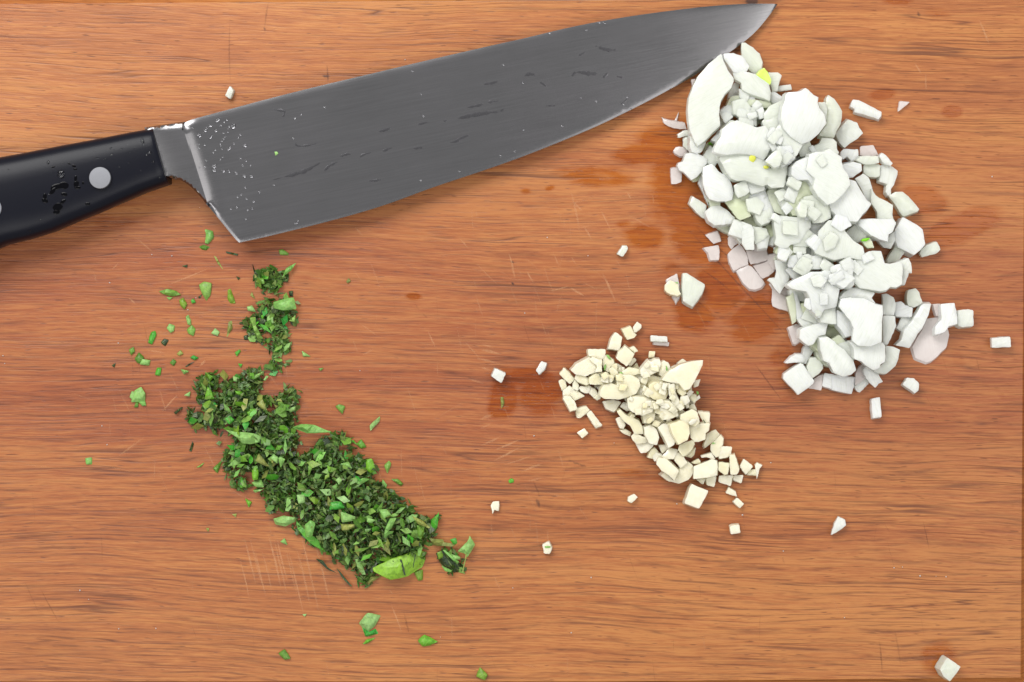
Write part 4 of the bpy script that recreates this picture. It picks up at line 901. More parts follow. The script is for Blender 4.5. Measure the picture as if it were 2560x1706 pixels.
# ------------------------------------------------------------------ garlic
def gtag(o, x, y, z, m):
    c = 'golden' if m == 'Y' else 'creamy'; h = 'on top of' if z > 35 else 'low in'
    p = 'the left arm' if (x < 1500 and y < 1030) else ('the upper middle' if y < 985 else ('the broad middle' if y < 1090 else ('the lower middle' if x < 1720 else 'the right tail')))
    tag(o, 'minced %s garlic piece %s %s of the garlic pile' % (c, h, p), 'garlic piece', 'minced %s garlic %s %s of its pile' % (c, h, p))
GA = '''
trapezoid garlic chip on the upper left edge of the garlic pile|20|20|G|J585,480 880,480 870,590 840,640 760,640 600,590
big smooth leaf-shaped garlic slice pointing left|15|30|G|J300,820 400,720 600,610 700,640 760,720 740,850 600,900 560,925 380,890
|38|16|G|J600,640 680,610 760,650 820,650 810,760 820,850 700,860 740,760
upright garlic chip lying just above the garlic pile's left half|0|20|G|J910,475 960,320 1030,195 1150,280 1120,440 1100,500
lower one of two touching garlic bits above the garlic pile|0|18|G|J1135,155 1290,100 1340,210 1385,245 1350,290 1230,330 1180,230
topmost garlic bit of all, touching another bit below it|5|14|G|J1320,120 1390,30 1460,80 1460,130 1380,200 1340,200
diamond garlic piece at the top edge of the garlic pile|18|26|G|J1045,630 1080,530 1150,470 1190,425 1260,480 1350,560 1300,660 1220,765
|24|14|G|J1260,460 1340,430 1410,510 1350,540
|8|16|G|J1280,660 1340,615 1385,660 1290,760 1240,740
|2|14|Y|J1310,770 1390,700 1430,800 1380,830
small square garlic cube standing up from the top of the garlic pile|6|18|Y|J1580,580 1590,510 1690,515 1670,610 1580,620
|3|14|G|J1590,640 1660,620 1660,680 1600,670
|22|18|G|J830,650 880,570 1000,650 1020,700 960,760 930,860 860,820 820,720
|10|16|G|J970,760 1060,710 1150,760 1160,840 1040,830
|28|18|G|J920,800 1000,770 1080,850 1080,960 980,930
|28|20|G|J1160,830 1250,780 1420,800 1450,880 1280,920 1080,960
|34|22|G|J1440,820 1570,660 1620,690 1680,650 1760,640 1780,720 1740,840 1530,940 1460,920
|30|20|G|J1780,700 1830,665 1900,700 1940,780 1880,870 1800,930 1750,900 1760,770
|20|18|G|J1940,770 2070,720 2110,750 1970,850
large pointed garlic wedge at the top right of the garlic pile|56|26|G|Q1270,480 1330,410 1400,370 1480,345 1562,338 1555,380 1530,430 1500,490 1470,540 1430,550 1390,500 1320,490
garlic stick at the far left end of the garlic pile|5|16|G|J120,890 190,790 230,810 370,960 340,1010 290,1050
|0|14|G|J105,1000 150,970 220,980 240,1110 160,1160
|10|16|G|J340,1040 370,970 440,1060 430,1160 330,1120
|20|18|G|J370,960 390,895 530,910 600,960 620,1040 560,1070 430,1020
|28|18|G|J600,950 730,870 800,900 850,1050 690,1065 610,1050
|30|18|G|J730,870 900,860 970,940 980,1020 850,1060 800,920
|10|16|G|J435,1110 470,1080 560,1090 600,1065 640,1090 600,1200 540,1200 490,1180
|10|16|G|J600,1200 640,1100 700,1130 800,1270 740,1325
|3|12|G|J700,1060 850,1070 760,1130 690,1100
|3|16|G|J180,1150 280,1070 370,1130 400,1220 300,1260 180,1240
|6|14|G|J300,1160 420,1160 540,1250 370,1320 300,1230
|10|18|G|J180,1290 190,1240 310,1250 370,1330 420,1460 290,1500 250,1400
crooked garlic strip on the wood left of the garlic pile|0|12|G|Q670,680 745,660 770,690 740,715 700,745 680,745
garlic strip slanting down just below the crooked strip|3|12|G|Q745,715 775,690 800,720 858,795 810,815 775,760
single garlic square alone left of the pile's middle|0|14|G|Q678,845 730,815 758,850 715,885
broad flat garlic slice across the middle of the garlic pile|38|20|G|J850,1060 980,1040 1060,1070 1050,970 1150,900 1280,900 1430,980 1440,1080 1380,1200 1260,1260 1100,1300 850,1290 780,1240 800,1130
|8|16|G|J820,1330 1000,1300 1130,1340 1020,1505 880,1460
|12|16|G|J1110,1420 1160,1350 1260,1350 1250,1450 1230,1500
|10|16|G|J1070,1500 1110,1465 1180,1510 1230,1568 1150,1568
|44|22|G|J1230,1290 1380,1250 1560,1270 1700,1330 1640,1500 1480,1568 1300,1500 1240,1440
|24|18|Y|J1440,1000 1500,930 1700,920 1800,950 1740,1010 1560,1080 1400,1180
|12|14|Y|J1400,1190 1580,1100 1560,1280 1340,1240
|50|22|Y|J1580,1080 1650,1020 1800,1000 1880,1060 1900,1200 1860,1300 1780,1320 1660,1300 1570,1240
|52|22|G|J1800,970 1950,860 2100,880 2250,950 2200,1050 2080,1060 1900,1020
|60|18|G|J1900,1060 2000,1040 2020,1200 2090,1330 2060,1460 1980,1400 1900,1200
|48|16|Y|J2020,1040 2150,1120 2200,1200 2130,1250 2050,1180
|48|16|G|J2100,1250 2220,1230 2260,1330 2180,1400 2080,1350
|54|20|Y|J1700,1400 1800,1320 1920,1400 1960,1530 1800,1568 1680,1520
|8|16|G|K100,455 180,420 230,540 200,590 150,580
|22|20|G|K120,370 160,335 250,420 320,440 400,480 450,560 460,660 350,660 300,560 200,480
|3|14|G|K150,610 230,590 310,640 290,690 200,650
|18|18|G|K300,690 340,640 460,690 560,700 500,770 380,790 330,750
|8|16|G|K350,770 460,750 600,800 540,870 500,900 430,910
|30|18|G|K470,570 560,530 640,600 670,700 640,800 540,780 480,660
thick garlic bar slanting down the middle of the garlic pile|40|22|G|K650,570 720,520 800,520 840,620 880,740 860,800 790,840 720,680
|10|16|G|K660,800 760,800 770,860 710,915
|5|14|G|K515,970 560,860 610,830 670,900 700,930 640,990
|22|18|G|K750,900 800,840 920,860 860,980 740,990 700,950
large hollowed garlic block at the lower left of the garlic pile|24|32|G|K630,1050 660,970 760,980 830,1040 930,1140 870,1270 800,1200 690,1130
|20|20|G|K865,1000 890,900 950,900 1040,1030 950,1100 930,1080
|6|26|G|K690,1200 740,1150 860,1270 930,1150 960,1060 1060,1020 1110,1070 1110,1180 1050,1260 930,1310 780,1270
|60|20|Y|K800,530 950,480 1060,500 1070,640 1040,740 920,800 880,720 830,620
|56|20|G|K950,400 1100,330 1170,370 1200,500 1100,540 1000,500 940,460
square garlic chip sticking out at the right side of the garlic pile|30|18|G|K1170,360 1335,375 1330,520 1280,560 1220,460
|40|20|G|K1060,540 1180,520 1330,520 1320,610 1270,650 1270,730 1190,760 1130,760 1080,700
|34|20|G|K1020,760 1130,720 1130,800 1080,880 1020,940 980,950 920,870 930,800
|4|14|Y|K1000,950 1090,870 1150,830 1130,930 1090,970
|58|20|G|K690,230 800,220 900,330 920,420 840,450 720,480 680,380
|26|16|Y|K600,400 680,300 720,480 780,500 690,510
|38|18|G|K450,400 600,300 620,400 600,480 540,520 470,510
knobbly garlic bit rising above the tail of the garlic pile|10|18|G|K1250,800 1290,700 1290,650 1400,595 1460,660 1400,740 1340,790 1270,845
|12|18|G|K1340,800 1400,740 1470,660 1515,715 1490,830 1480,950 1400,960 1340,870
clean square garlic chip on top of the garlic pile's tail|15|16|G|K1480,830 1500,815 1620,820 1610,920 1570,960 1450,980
|15|14|G|K1210,940 1350,900 1400,980 1380,1000 1300,960 1220,965
|16|14|G|K1090,1030 1180,975 1210,1010 1210,1040 1130,1050
|18|26|G|K1115,1080 1250,1030 1360,990 1430,1010 1440,1100 1430,1200 1340,1220 1115,1245
|4|14|G|K1150,1250 1290,1230 1240,1320
|6|16|G|K1280,1250 1350,1160 1420,1220 1390,1350 1300,1330
|22|18|G|K1440,1130 1450,1020 1590,1040 1570,1180 1520,1190
|18|18|G|K1590,930 1660,925 1700,1060 1720,1120 1690,1190 1600,1190 1590,1050
|5|16|G|K1450,1200 1640,1190 1605,1340 1440,1280
|4|14|G|K1640,1200 1770,1190 1745,1300 1640,1260
|8|16|G|K1720,1080 1770,975 1900,1080 1800,1190
|3|12|G|K1840,1130 1960,1110 1960,1200 1820,1190
jagged garlic crumb at the very right tip of the garlic pile|5|12|G|K1920,1060 1950,1035 2020,1065 1980,1110 1960,1200 1945,1250 1930,1110
barrel-shaped garlic chunk alone just below the garlic pile|0|42|G|Q1430,1340 1480,1205 1600,1255 1535,1378
half-round garlic chip on the wood below the pile's right tail|0|14|G|Q1720,1270 1740,1228 1790,1260 1800,1295
small garlic cube just below the half-round chip|0|14|G|Q1772,1330 1800,1300 1850,1345 1820,1375
lowest garlic cube, alone far below the garlic pile|0|18|G|Q1748,1500 1815,1490 1823,1548 1755,1557
little garlic chip alone below the left half of the garlic pile|0|14|G|Q1040,1295 1080,1275 1105,1300 1060,1340 1035,1325
ragged garlic crumb nearest the herb pile|0|12|G|Q75,1355 90,1330 135,1325 130,1395 100,1385 88,1415
tiny garlic crumb with a green speck, lowest on the board's middle|0|14|G|Z1356,1362 1372,1354 1380,1372 1374,1386 1360,1384
|24|16|G|Q1500,480 1545,470 1530,520 1500,530
|22|16|G|Q1480,630 1535,580 1543,605 1500,635
|20|16|G|Q1460,660 1500,640 1520,690 1470,690
small knobbly garlic lump on a glassy onion flake|6|20|G|R75,560 110,525 150,540 185,560 185,600 205,640 175,655 110,640 70,605'''
for ln in GA.strip().split('\n'):
    lab, z, th, m, s = ln.split('|'); poly = pts(s)
    o = piece('garlic_piece', poly, float(z), float(th), MAT[m], rr, tilt=0 if float(z) == 0 else rr.uniform(0, .2), curve=rr.uniform(0, .03), rough=1.3)
    if o is None: continue
    cx = sum(p[0] for p in poly)/len(poly); cy = sum(p[1] for p in poly)/len(poly)
    if lab: tag(o, lab, 'garlic piece')
    else: gtag(o, cx, cy, float(z), m)
gc = [(1455, 905), (1530, 900), (1600, 920), (1720, 900), (1735, 960), (1750, 1050), (1735, 1090), (1700, 1110), (1660, 1110), (1610, 1090), (1570, 1050), (1560, 1000), (1510, 985), (1480, 950)]
gp = np.array(gc, float); n = 0; tries = 0
while n < 80 and tries < 3000:
    tries += 1; x = rr.uniform(1450, 1760); y = rr.uniform(890, 1120)
    if not inside(np.array([[x, y]]), gp)[0]: continue
    d = seg_dist(np.array([[x, y]]), gp, np.roll(gp, -1, 0))[0]
    if d < 9: continue
    sz = rr.uniform(10, 17); k = rr.choice([4, 4, 5]); a0 = rr.uniform(0, 6.28)
    poly = [(x+sz*rr.uniform(.8, 1.2)*math.cos(a0+6.283*i/k), y+sz*rr.uniform(.7, 1.1)*math.sin(a0+6.283*i/k)) for i in range(k)]
    top = n > 72 and d > 22
    gz = rr.uniform(44, 60) if top else rr.uniform(0, min(44, 4+d*.9)); gm = 'G' if rr.random() < .6 else 'Y'; o = piece('garlic_piece', poly, gz, rr.uniform(14, 20), MAT[gm], rr, tilt=rr.uniform(.05, .25))
    gtag(o, x, y, gz, gm)
    n += 1

bpy.context.view_layer.update(); n = 0; tries = 0
while n < 45 and tries < 900:
    tries += 1
    if rr.random() < .75: x, y = rr.gauss(1660, 62), rr.gauss(985, 62)
    else: x, y = rr.gauss(1530, 50), rr.gauss(930, 30)
    m = rr.choice('GGGY'); q = drop(x, y, rr.uniform(8, 15), rr.choice([4, 4, 5]), MAT[m], 'garlic_piece', rr.uniform(8, 12), .35, 'garlic_piece')
    if q is None: continue
    gtag(q[0], x, y, q[1], m); n += 1

# ------------------------------------------------------------------ herbs
HE = '''
bright rolled green leaf bit directly under the knife heel corner|2|B|P790,45 850,60 855,110 815,155 790,150 800,90
green leaf bit touching the bright rolled bit under the knife|0|N|P745,180 780,165 830,180 800,205 770,200
dark sliver of herb just below the blade heel|0|D|P955,215 1050,235 1045,250 960,230
|0|N|P1370,205 1400,200 1445,230 1440,245 1380,240
dry brownish herb stem sliver slanting below the knife heel|0|O|P860,250 880,260 935,360 890,310
|0|D|P610,330 655,320 650,345
|0|D|P1035,410 1070,425 1050,440
pointed green leaf sliver lying level, upper left of the scattered herbs|3|N|P430,530 500,510 560,525 600,555 540,565 470,550
|0|B|P490,575 540,575 510,600
|2|N|P590,600 620,580 650,630 630,670 600,640
|2|V|P680,600 700,585 718,615 690,625
crumpled star-like leaf cluster among the scattered herbs|3|N|P745,480 780,455 840,465 830,550 800,600 780,560 760,520
|0|D|P735,575 770,550 750,585
|1|N|P970,520 990,510 1020,590 1030,620 990,620 970,590
|2|B|P490,820 510,785 550,800 545,840 520,855
bright oblong leaf bit standing at the left of the scattered herbs|2|V|P345,930 370,850 400,840 410,870 375,945
|0|D|P445,930 470,900 505,910 480,960
|1|B|P640,730 660,715 680,760 680,795 655,790
|1|N|P650,830 690,795 715,830 700,880 660,860
|1|B|P840,860 870,820 905,850 890,880
|1|O|P960,890 975,770 1000,760 1005,820
|0|D|P1095,880 1130,870 1130,910 1100,910
|2|N|P195,985 230,965 240,1000 210,1030
|3|N|P240,1060 270,1010 310,1050 290,1100 260,1090
|4|B|P280,1100 300,1060 360,1070 350,1110
|1|N|P515,1090 540,1060 565,1080 545,1115
|1|O|P570,1020 600,990 620,1020 590,1035
|2|V|P675,1050 700,1030 740,1050 710,1070
|0|D|P635,1120 670,1095 710,1080 650,1120
|1|V|P400,1185 415,1130 450,1130 440,1190
|1|B|P600,1140 665,1160 625,1180
|1|V|P1025,1010 1060,985 1070,1000 1040,1040
|1|V|P1050,1095 1085,1100 1070,1130
pale green chip right of the small upper herb cluster|1|B|P1550,995 1620,1040 1560,1040
|1|N|P1680,1135 1720,1130 1700,1155
|3|B|P200,1360 215,1315 245,1320 250,1360 225,1385
cup-shaped lime green leaf bit at the far left of the board|5|B|P240,1310 290,1280 320,1330 315,1390 215,1395
|2|B|P270,1395 320,1390 330,1425 300,1430
|1|N|P235,1440 250,1395 270,1400 265,1440
|0|D|P60,1110 90,1090 80,1130
flat pale green leaf piece on the right of the small upper herb cluster|26|B|P1325,615 1480,580 1500,670 1390,675 1330,660
narrow leaf blade pointing up right from the topmost herb tuft|12|B|P1395,420 1430,350 1505,305 1470,360 1410,410
curved thin stem at the left of the topmost herb tuft|10|D|P1155,300 1175,380 1230,405 1180,395
|14|N|P1205,430 1250,425 1260,470 1215,475
|12|N|P1360,470 1400,490 1370,505
|18|B|P1280,730 1320,690 1330,780 1280,770
|16|V|P1230,720 1255,710 1245,760
|20|N|P1140,740 1185,735 1190,800 1220,860 1240,900 1200,900 1170,810
|12|B|P1120,650 1160,640 1190,690 1130,680
|14|N|P1450,760 1500,715 1495,770
|12|V|P1200,790 1260,800 1240,820
|14|N|P1270,910 1300,890 1300,930 1280,940
|1|D|P1450,530 1480,525 1480,570 1455,565
|0|O|P1145,560 1160,535 1185,590
|0|V|Q200,1180 218,1166 236,1175 235,1195 205,1200
green herb sliver lying on the orange wet stain|1|O|Q145,600 165,600 170,640 150,680
lone lime speck far left below the cup-shaped leaf|0|B|Z213,1146 229,1144 229,1161 215,1161
small curled herb bit right of the topmost tuft|1|O|X205,450 225,425 240,450 215,465
curled green bit right of the herb pile's upper end|3|N|X120,1430 150,1415 195,1430 175,1490
pointed leaf sliver standing right of the herb pile|3|B|Y1265,430 1330,370 1330,400 1270,465
|2|V|Y1140,530 1160,525 1190,560
|3|N|Y1180,550 1210,520 1245,570 1210,580
|2|N|Y1360,690 1390,660 1405,680 1380,745
|2|N|Y1405,780 1450,780 1485,810 1470,825
|1|V|Y450,905 495,930 475,965
|0|O|Y365,1010 395,1005 390,1030
|0|O|Y195,1100 215,1100 210,1125
lone pale leaf chip below the middle of the herb pile|1|B|Y680,1190 710,1165 728,1210
|1|N|Y130,705 185,670 160,700
|1|N|Y240,710 305,650 270,740
dark slim herb sliver left of the herb pile|0|D|Y85,595 105,535 115,550 100,600
bright folded leaf piece alone below the herb pile|6|B|U870,540 940,450 1045,475 1000,550 940,610
|1|V|U885,560 940,610 1000,580 1025,620 920,645
|1|V|U895,710 930,670 1005,655 940,700
split green leaf bit near the bottom edge, middle of three|3|V|U1360,680 1410,635 1525,690 1450,720 1400,730
square green leaf bit near the bottom edge, leftmost of three|3|N|U190,790 240,755 290,830 240,840
dark rolled leaf bit at the bottom edge, rightmost of three|4|N|U1850,980 1880,905 1945,965 1920,1010
|0|B|U390,460 425,455 410,480
large light green folded leaf at the left middle of the herb pile|52|B|M130,230 320,265 600,290 810,370 800,410 540,450 430,440 330,340
long pale leaf strip lying on top at the right middle of the herb pile|46|B|M1240,190 1400,135 1600,150 1880,265 1500,275 1350,230
wide dark green leaf edge forming the lower left rim of the herb pile|10|V|Y780,1050 830,1100 920,1170 1000,1230 1130,1270 1080,1310 980,1260 870,1190 800,1110
rounded grey-green leaf poking out left of the herb pile|14|B|Y635,1040 700,1020 785,1030 770,1060 710,1085 650,1075
oval grey-green leaf lying on the lower left rim of the herb pile|40|B|Y845,1080 880,1050 910,1070 890,1150 850,1160
large lime green leaf with dark creases at the bottom of the herb pile|30|L|O600,1180 900,1040 1280,920 1400,930 1430,1050 1380,1180 1150,1310 900,1360 750,1300 620,1230
small grey-green leaf end under the large lime leaf|2|N|O1270,1240 1410,1210 1410,1370 1340,1385
|6|O|O520,1440 570,1320 750,1310 620,1390
|8|N|O430,1380 470,1380 510,1500 460,1440
|34|B|O300,960 360,1000 430,1150 480,1290 420,1290 340,1150
|50|N|O1320,470 1440,570 1380,720 1340,640
|56|O|O1240,330 1400,400 1540,520 1510,530 1330,450
vivid green curled leaf tip at the right end of the herb pile|20|V|O1560,400 1640,330 1680,270 1660,500 1570,590
|60|B|O790,640 800,560 880,370 980,370 900,520
|62|B|O700,230 830,230 900,310 780,370
|58|B|O500,350 640,400 580,450 510,430
creased pale leaf square high on the lower half of the herb pile|64|B|O80,280 300,370 300,400 100,430
|58|O|O80,470 300,470 290,500 200,560 100,570
rolled leaf strip joining the herb pile to the right tuft|12|O|O1510,690 1740,720 1750,760 1960,790 1900,825 1600,810
|22|V|O1860,720 1960,690 1980,780 1920,800
dark curled leaf of the separate tuft right of the herb pile|8|D|O1630,950 1730,900 1850,1000 2000,1100 2060,1250 1850,1260 1720,1130
|22|B|O1740,890 1780,890 2010,1080 1980,1120
|22|B|O1870,950 2030,1000 2030,1040 1930,1040
|24|N|O1650,930 1720,900 1750,1000 1680,1040
|20|B|O1720,1140 1890,1220 1880,1250 1780,1230
pale leaf standing at the top of the separate right tuft|20|B|O1990,900 2150,750 2180,650 2260,800 2200,900 2140,1000 2100,930
thin tan stem at the right side of the separate tuft|24|O|O2060,1250 2120,950 2140,960 2075,1250
long dark stem lying below the left rim of the herb pile|8|D|O0,1180 60,1240 260,1480 230,1480 100,1340
|10|D|Y910,1300 960,1310 1000,1370 1060,1400 990,1370
|62|B|N270,640 390,640 400,760 300,780
|56|B|N910,390 970,345 1010,400 960,470
|50|B|N985,130 1120,100 1180,210
|54|V|N770,150 830,190 820,270 780,240
round vivid green leaf end at the upper right edge of the herb pile|22|V|N1400,70 1500,50 1555,200 1480,280 1420,220
|52|V|N810,880 830,760 990,750 1050,850
|60|B|N990,920 1220,1000 1210,1060 1010,1040
|56|O|N1000,1130 1220,1120 1200,1180 1020,1220
|58|B|M880,680 940,630 1010,680 1000,780
|58|B|M1020,690 1060,670 1130,710 1050,850
|52|O|M640,740 700,620 860,830 800,820
|48|V|M810,540 870,440 970,560
|44|V|M590,900 640,850 690,900 680,1040 600,1050
|30|B|M580,1090 730,1050 780,1170 640,1160
|22|B|M600,1220 800,1190 640,1260
|14|V|M350,1120 420,1000 490,1100 420,1190
|34|V|L630,700 760,700 800,750 720,800 650,770
|30|V|L590,640 650,440 700,500 750,640
|26|N|L600,190 740,280 680,350
|36|V|L1290,850 1340,800 1440,800 1400,880 1310,900
|34|V|L930,960 1000,910 1080,980 1000,1050
|32|O|L1440,720 1540,640 1620,830 1540,800
|16|B|L1060,260 1160,300 1120,360 1070,340
|18|B|L1390,260 1550,190 1480,270 1380,330
|10|B|L1560,330 1600,260 1640,270 1590,340
|24|V|L1090,510 1200,520 1270,600 1150,580
|20|B|L1950,800 2080,760 2070,820 1990,860
|8|B|L200,150 340,180 270,220
|6|B|L260,580 360,515 350,600
|6|D|L90,860 220,770 230,790 130,890'''
HM = dict(N=HERB, B=HERB_B, V=HERB_V, O=HERB_O, D=HERB_D, L=HERB_L)
hz_ = [(lambda x, y: x > 1200, 'tiny green herb speck on the board between herb pile and garlic', 'herb specks between the piles'),
       (lambda x, y: 600 < x < 745 and y < 900, 'chopped herb leaf in the small upper herb cluster', 'chopped herbs in the small upper cluster'),
       (lambda x, y: x < 600 and y < 920, 'small chopped herb bit scattered left of the upper herb cluster', 'herb bits scattered below the handle'),
       (lambda x, y: x < 470, 'small chopped herb bit scattered at the far left of the herb pile', 'herb bits at the far left'),
       (lambda x, y: y > 1480, 'green herb bit on the bare wood below the herb pile', 'herb bits below the pile'),
       (lambda x, y: x > 1080 and y > 1320, 'leaf fragment in the separate tuft right of the herb pile', 'leaf fragments of the right tuft'),
       (lambda x, y: y < 1080, 'chopped green leaf in the upper end of the main herb pile', 'chopped herbs at the upper end of the pile'),
       (lambda x, y: y < 1240, 'chopped green leaf in the middle of the main herb pile', 'chopped herbs in the middle of the pile'),
       (lambda x, y: True, 'chopped green leaf in the lower end of the main herb pile', 'chopped herbs at the lower end of the pile')]
def hlabel(o, x, y):
    for f, l, g in hz_:
        if f(x, y): tag(o, l, 'herb', g); return
for ln in HE.strip().split('\n'):
    lab, z, m, s = ln.split('|'); poly = pts(s)
    sz = max(max(p[0] for p in poly)-min(p[0] for p in poly), max(p[1] for p in poly)-min(p[1] for p in poly))
    z = float(z)
    o = piece('herb_leaf', poly, z, 3.0, HM[m], rr, dome=min(8, sz*.10), edge=.5, curve=rr.uniform(.02, .09), tilt=0 if z < 4 else rr.uniform(.05, .35), slant=1.0, jit=.5, step=max(2.5, sz/9), rough=1.6)
    if o is None: continue
    cx = sum(p[0] for p in poly)/len(poly); cy = sum(p[1] for p in poly)/len(poly)
    if 'creases' in lab:
        for q in ('O925,1060 945,1065 885,1310 870,1300', 'O1012,1080 1030,1085 985,1290 975,1280', 'O1040,1040 1075,1050 1140,1300 1110,1290', 'O1290,950 1305,955 1262,1180 1252,1170', 'O1190,1080 1200,1085 1150,1190'):
            g_ = piece('leaf_crease', pts(q), 37.5, 1.6, HERB_D, rr, dome=.3, edge=.2, slant=.3, jit=.3, step=3)
            if g_: g_.location -= o.location; g_.parent = o
    if lab: tag(o, lab, 'herb')
    else: hlabel(o, cx, cy)
HP = [  # heap outlines (photograph pixels) and heap height
    (pts('L500,170 560,150 900,240 850,350 1000,430 1050,250 1350,140 1560,180 1500,400 1480,560 1700,640 1900,480 2100,460 2100,620 2060,1000 2110,1060 M1240,190 1300,330 1500,500 1900,290 2120,260 2160,400 2240,520 2230,660 2350,760 N1290,20 1500,60 1550,220 1420,320 1650,460 2050,760 2330,920 O1460,260 1660,280 1640,560 1500,700 1420,900 1420,1060 1200,1060 900,1080 700,1180 560,1250 520,1480 430,1380 250,1230 60,1050 N660,1530 250,1100 180,920 40,800 M930,1560 800,1330 790,1170 580,1100 500,1180 350,1180 250,1050 150,900 150,620 120,420 L880,1180 700,1120 450,1080 330,980 330,850 440,760 440,560 480,330'), 56, 5600, 200),
    (pts('P1120,640 1250,620 1330,600 1480,600 1500,760 1450,880 1440,1010 1340,1040 1290,960 1190,900 1130,830 1090,780 1150,700'), 24, 420, 26),
    (pts('P1190,380 1300,350 1400,370 1440,470 1330,520 1210,510'), 16, 170, 9),
    (pts('P1270,1110 1330,1080 1420,1110 1400,1150 1300,1150'), 8, 34, 2),
    (pts('O1650,930 1800,850 2050,900 2100,1000 2060,1220 1850,1240 1720,1130'), 18, 60, 6)]
bv, bf, bt = [], [], []
def mini(x, y, z, L_, W_):
    """one thin leaf scrap as raw geometry: a bent four to six sided flake"""
    a = rr.uniform(0, 6.283); ti = max(-.9, min(.9, rr.gauss(0, .42))); ro = max(-1, min(1, rr.gauss(0, .5))); k = rr.choice([4, 4, 5, 6, 4]); bend = rr.uniform(-.25, .25)
    ca, sa = math.cos(a), math.sin(a); top = []
    for i in range(k):
        t = 6.283*(i+rr.uniform(-.2, .2))/k; u, w_ = L_*math.cos(t), W_*math.sin(t)
        top.append((u, w_, u*math.tan(ti)+w_*math.tan(ro)+bend*u*u/max(L_, 1)))
    mn = min(q[2] for q in top)
    def tr(q, dz): p = P(x+q[0]*ca-q[1]*sa, y+q[0]*sa+q[1]*ca, z); p.z += (q[2]+dz+(max(0, -mn-z*.6)))*S; return p
    c = (0, 0, -bend*L_*.35)
    V = [tr(q, 0) for q in top]+[tr(c, .6)]+[tr(q, -1.1) for q in top]
    F = [(i, (i+1) % k, k) for i in range(k)]+[(i, k+1+i, k+1+(i+1) % k, (i+1) % k) for i in range(k)]+[tuple(k+1+i for i in range(k))[::-1]]
    F = [f[::-1] for f in F]
    return V, F
for poly, hmax, ns, ni in HP:
    pp = np.array(poly, float); lo, hi = pp.min(0), pp.max(0); c = 0; ind = 0; tries = 0
    while c < ns+ni and tries < 60000:
        tries += 1; x, y = rr.uniform(lo[0], hi[0]), rr.uniform(lo[1], hi[1])
        if not inside(np.array([[x, y]]), pp)[0]:
            continue
        d = seg_dist(np.array([[x, y]]), pp, np.roll(pp, -1, 0))[0]
        if d < 14: x += rr.gauss(0, 6); y += rr.gauss(0, 6)
        if noise.noise(Vector((x*.02, y*.02, 4))) < -.22 and d < 30: continue
        lump = .78+.5*noise.noise(Vector((x*.015, y*.015, 9)))
        zt = hmax*min(1, d/38)**.7*lump
        if c < ns:
            big = rr.random() < .22
            L_, W_ = (rr.uniform(8, 14), rr.uniform(3.5, 7)) if big else (rr.uniform(5, 12), rr.uniform(1.6, 4.0))
            V_, F_ = mini(x, y, rr.uniform(0, zt) if c % 3 else rr.uniform(0, 6), L_, W_); k = len(bv); bv += V_; bf += [tuple(i+k for i in f) for f in F_]; bt += [rr.random()]*len(V_)
        else:
            L_, W_ = rr.uniform(10, 20), rr.uniform(4.5, 10)
            V_, F_ = mini(x, y, zt+rr.uniform(-3, 3) if d > 6 else 1, L_, W_); c0 = P(x, y, zt)
            me = mesh('herb_leaf', [v-c0 for v in V_], F_, rr.choice([HERB, HERB, HERB, HERB_B, HERB_V, HERB_O, HERB_D]), True, 30)
            o = link('herb_leaf', me, None, c0); hlabel(o, x, y)
        c += 1
me = mesh('herb_mince', bv, bf, HERB_S, True, 30)
at = me.attributes.new('tint', 'FLOAT', 'POINT'); at.data.foreach_set('value', np.array(bt, dtype=np.float32))
tag(link('herb_mince', me), 'mass of finely minced dark green herb crumbs filling the herb piles', 'minced herbs', None, 'stuff')
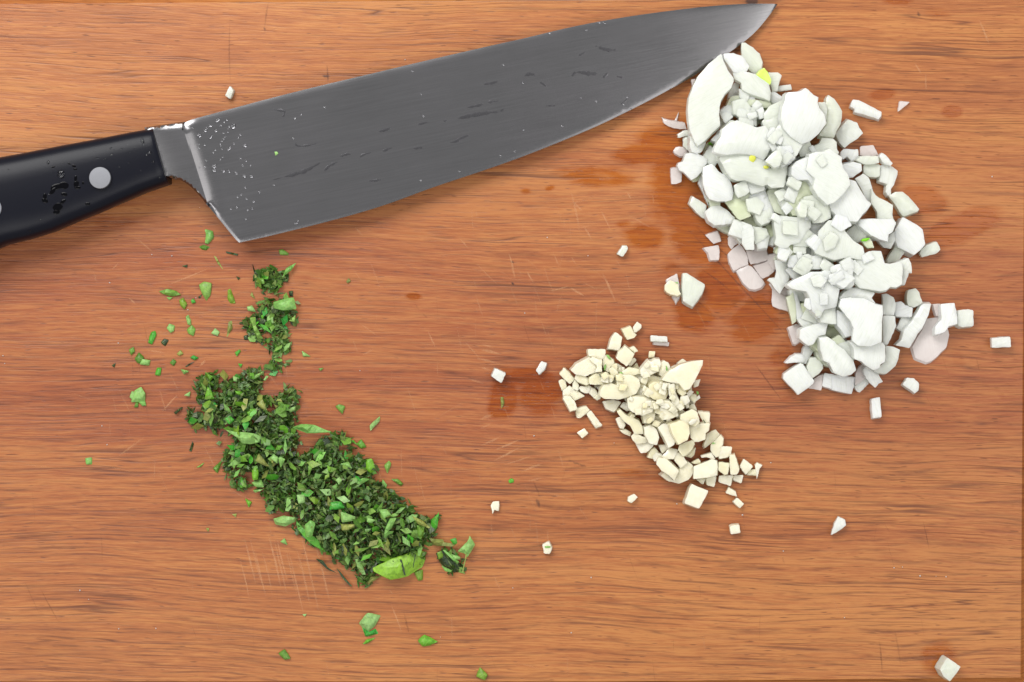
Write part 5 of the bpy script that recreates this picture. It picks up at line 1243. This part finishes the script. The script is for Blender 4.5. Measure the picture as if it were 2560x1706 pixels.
# green specks on the garlic and beside it
GS = (('J880,570 930,575 970,660 920,630', 42, 'green herb speck lying on the left garlic lumps, uppermost'), ('J850,830 850,760 885,720 880,800', 44, 'upright green herb speck on the left half of the garlic pile'),
      ('J865,930 950,930 890,985', 50, 'triangular green herb speck on the left half of the garlic pile'), ('J1100,860 1130,850 1170,875 1110,880', 52, 'thin level herb speck near the top of the garlic pile'),
      ('J1860,740 1890,790 1885,830 1865,830', 53, 'slim green herb speck left of the large pointed garlic wedge'), ('K1360,790 1370,765 1410,775', 31, 'green herb speck on the knobbly garlic bit of the tail'),
      ('J770,890 785,890 812,960 800,960', 50, 'thin dark herb thread on the left half of the garlic pile'), ('K1240,470 1250,470 1278,512 1265,512', 51, 'dark herb thread on the square garlic chip at the right'),
      ('Q1515,555 1530,560 1530,580 1518,578', 42, 'green herb speck at the right rim of the garlic pile'), ('R150,540 180,542 182,556', 28, 'green herb speck on top of the small garlic lump'), ('R205,600 235,608 238,630 218,628', 1, 'green herb bit between the garlic lump and the onion flake'),
      ('Z1362,1366 1376,1366 1376,1370 1362,1370', 15, 'green speck on the tiny garlic crumb'), ('b270,1190 290,1190 300,1205 278,1222', None, 'small green herb scrap on the blade near the heel'), ('J1110,450 1135,455 1125,490 1112,485', 10, 'green herb speck between two garlic chips at the pile top'))
for s, z, lab in GS:
    q = pts(s); z = HB(*q[0]) if z is None else z
    tag(piece('herb_speck', q, z, 1.4, HERB_B if 'dark' not in lab else HERB_D, rr, dome=1.0, edge=.2, step=2.5, slant=.5, jit=.3), lab, 'herb speck')
# tiny white crumbs
cv, cf = [], []
for x, y in [(255, 1065), (268, 1112), (200, 1476), (297, 1572), (390, 1571), (222, 1499), (274, 707), (12, 909), (8, 890), (275, 708), (296, 858), (1312, 783), (1335, 1090), (1535, 1108), (1368, 594), (1692, 1260), (1478, 1444), (1282, 1470), (1101, 1593), (2111, 1544), (1958, 1378), (2480, 442), (1013, 150), (1856, 1288), (1927, 1157), (2235, 1420), (2256, 1418), (2300, 1440), (2340, 1441), (2365, 1442), (900, 927), (470, 775), (430, 640), (1428, 1582), (490, 745), (380, 637), (1470, 640)]:
    k = len(cv); r = rr.uniform(1.2, 2.6); c0 = P(x, y, 0); c0.z += r*.7*S
    for v in ((1, 0, 0), (0, 1, 0), (-1, 0, 0), (0, -1, 0), (.1, .1, 1), (0, 0, -.7)): cv.append(c0+Vector(v)*r*rr.uniform(.7, 1.2)*S)
    cf += [tuple(k+i for i in f) for f in ((0, 1, 4), (1, 2, 4), (2, 3, 4), (3, 0, 4), (1, 0, 5), (2, 1, 5), (3, 2, 5), (0, 3, 5))]
tag(link('onion_crumbs', mesh('onion_crumbs', cv, cf, ONION, False)), 'tiny white onion crumbs sprinkled over the bare wood', 'crumbs', None, 'stuff')
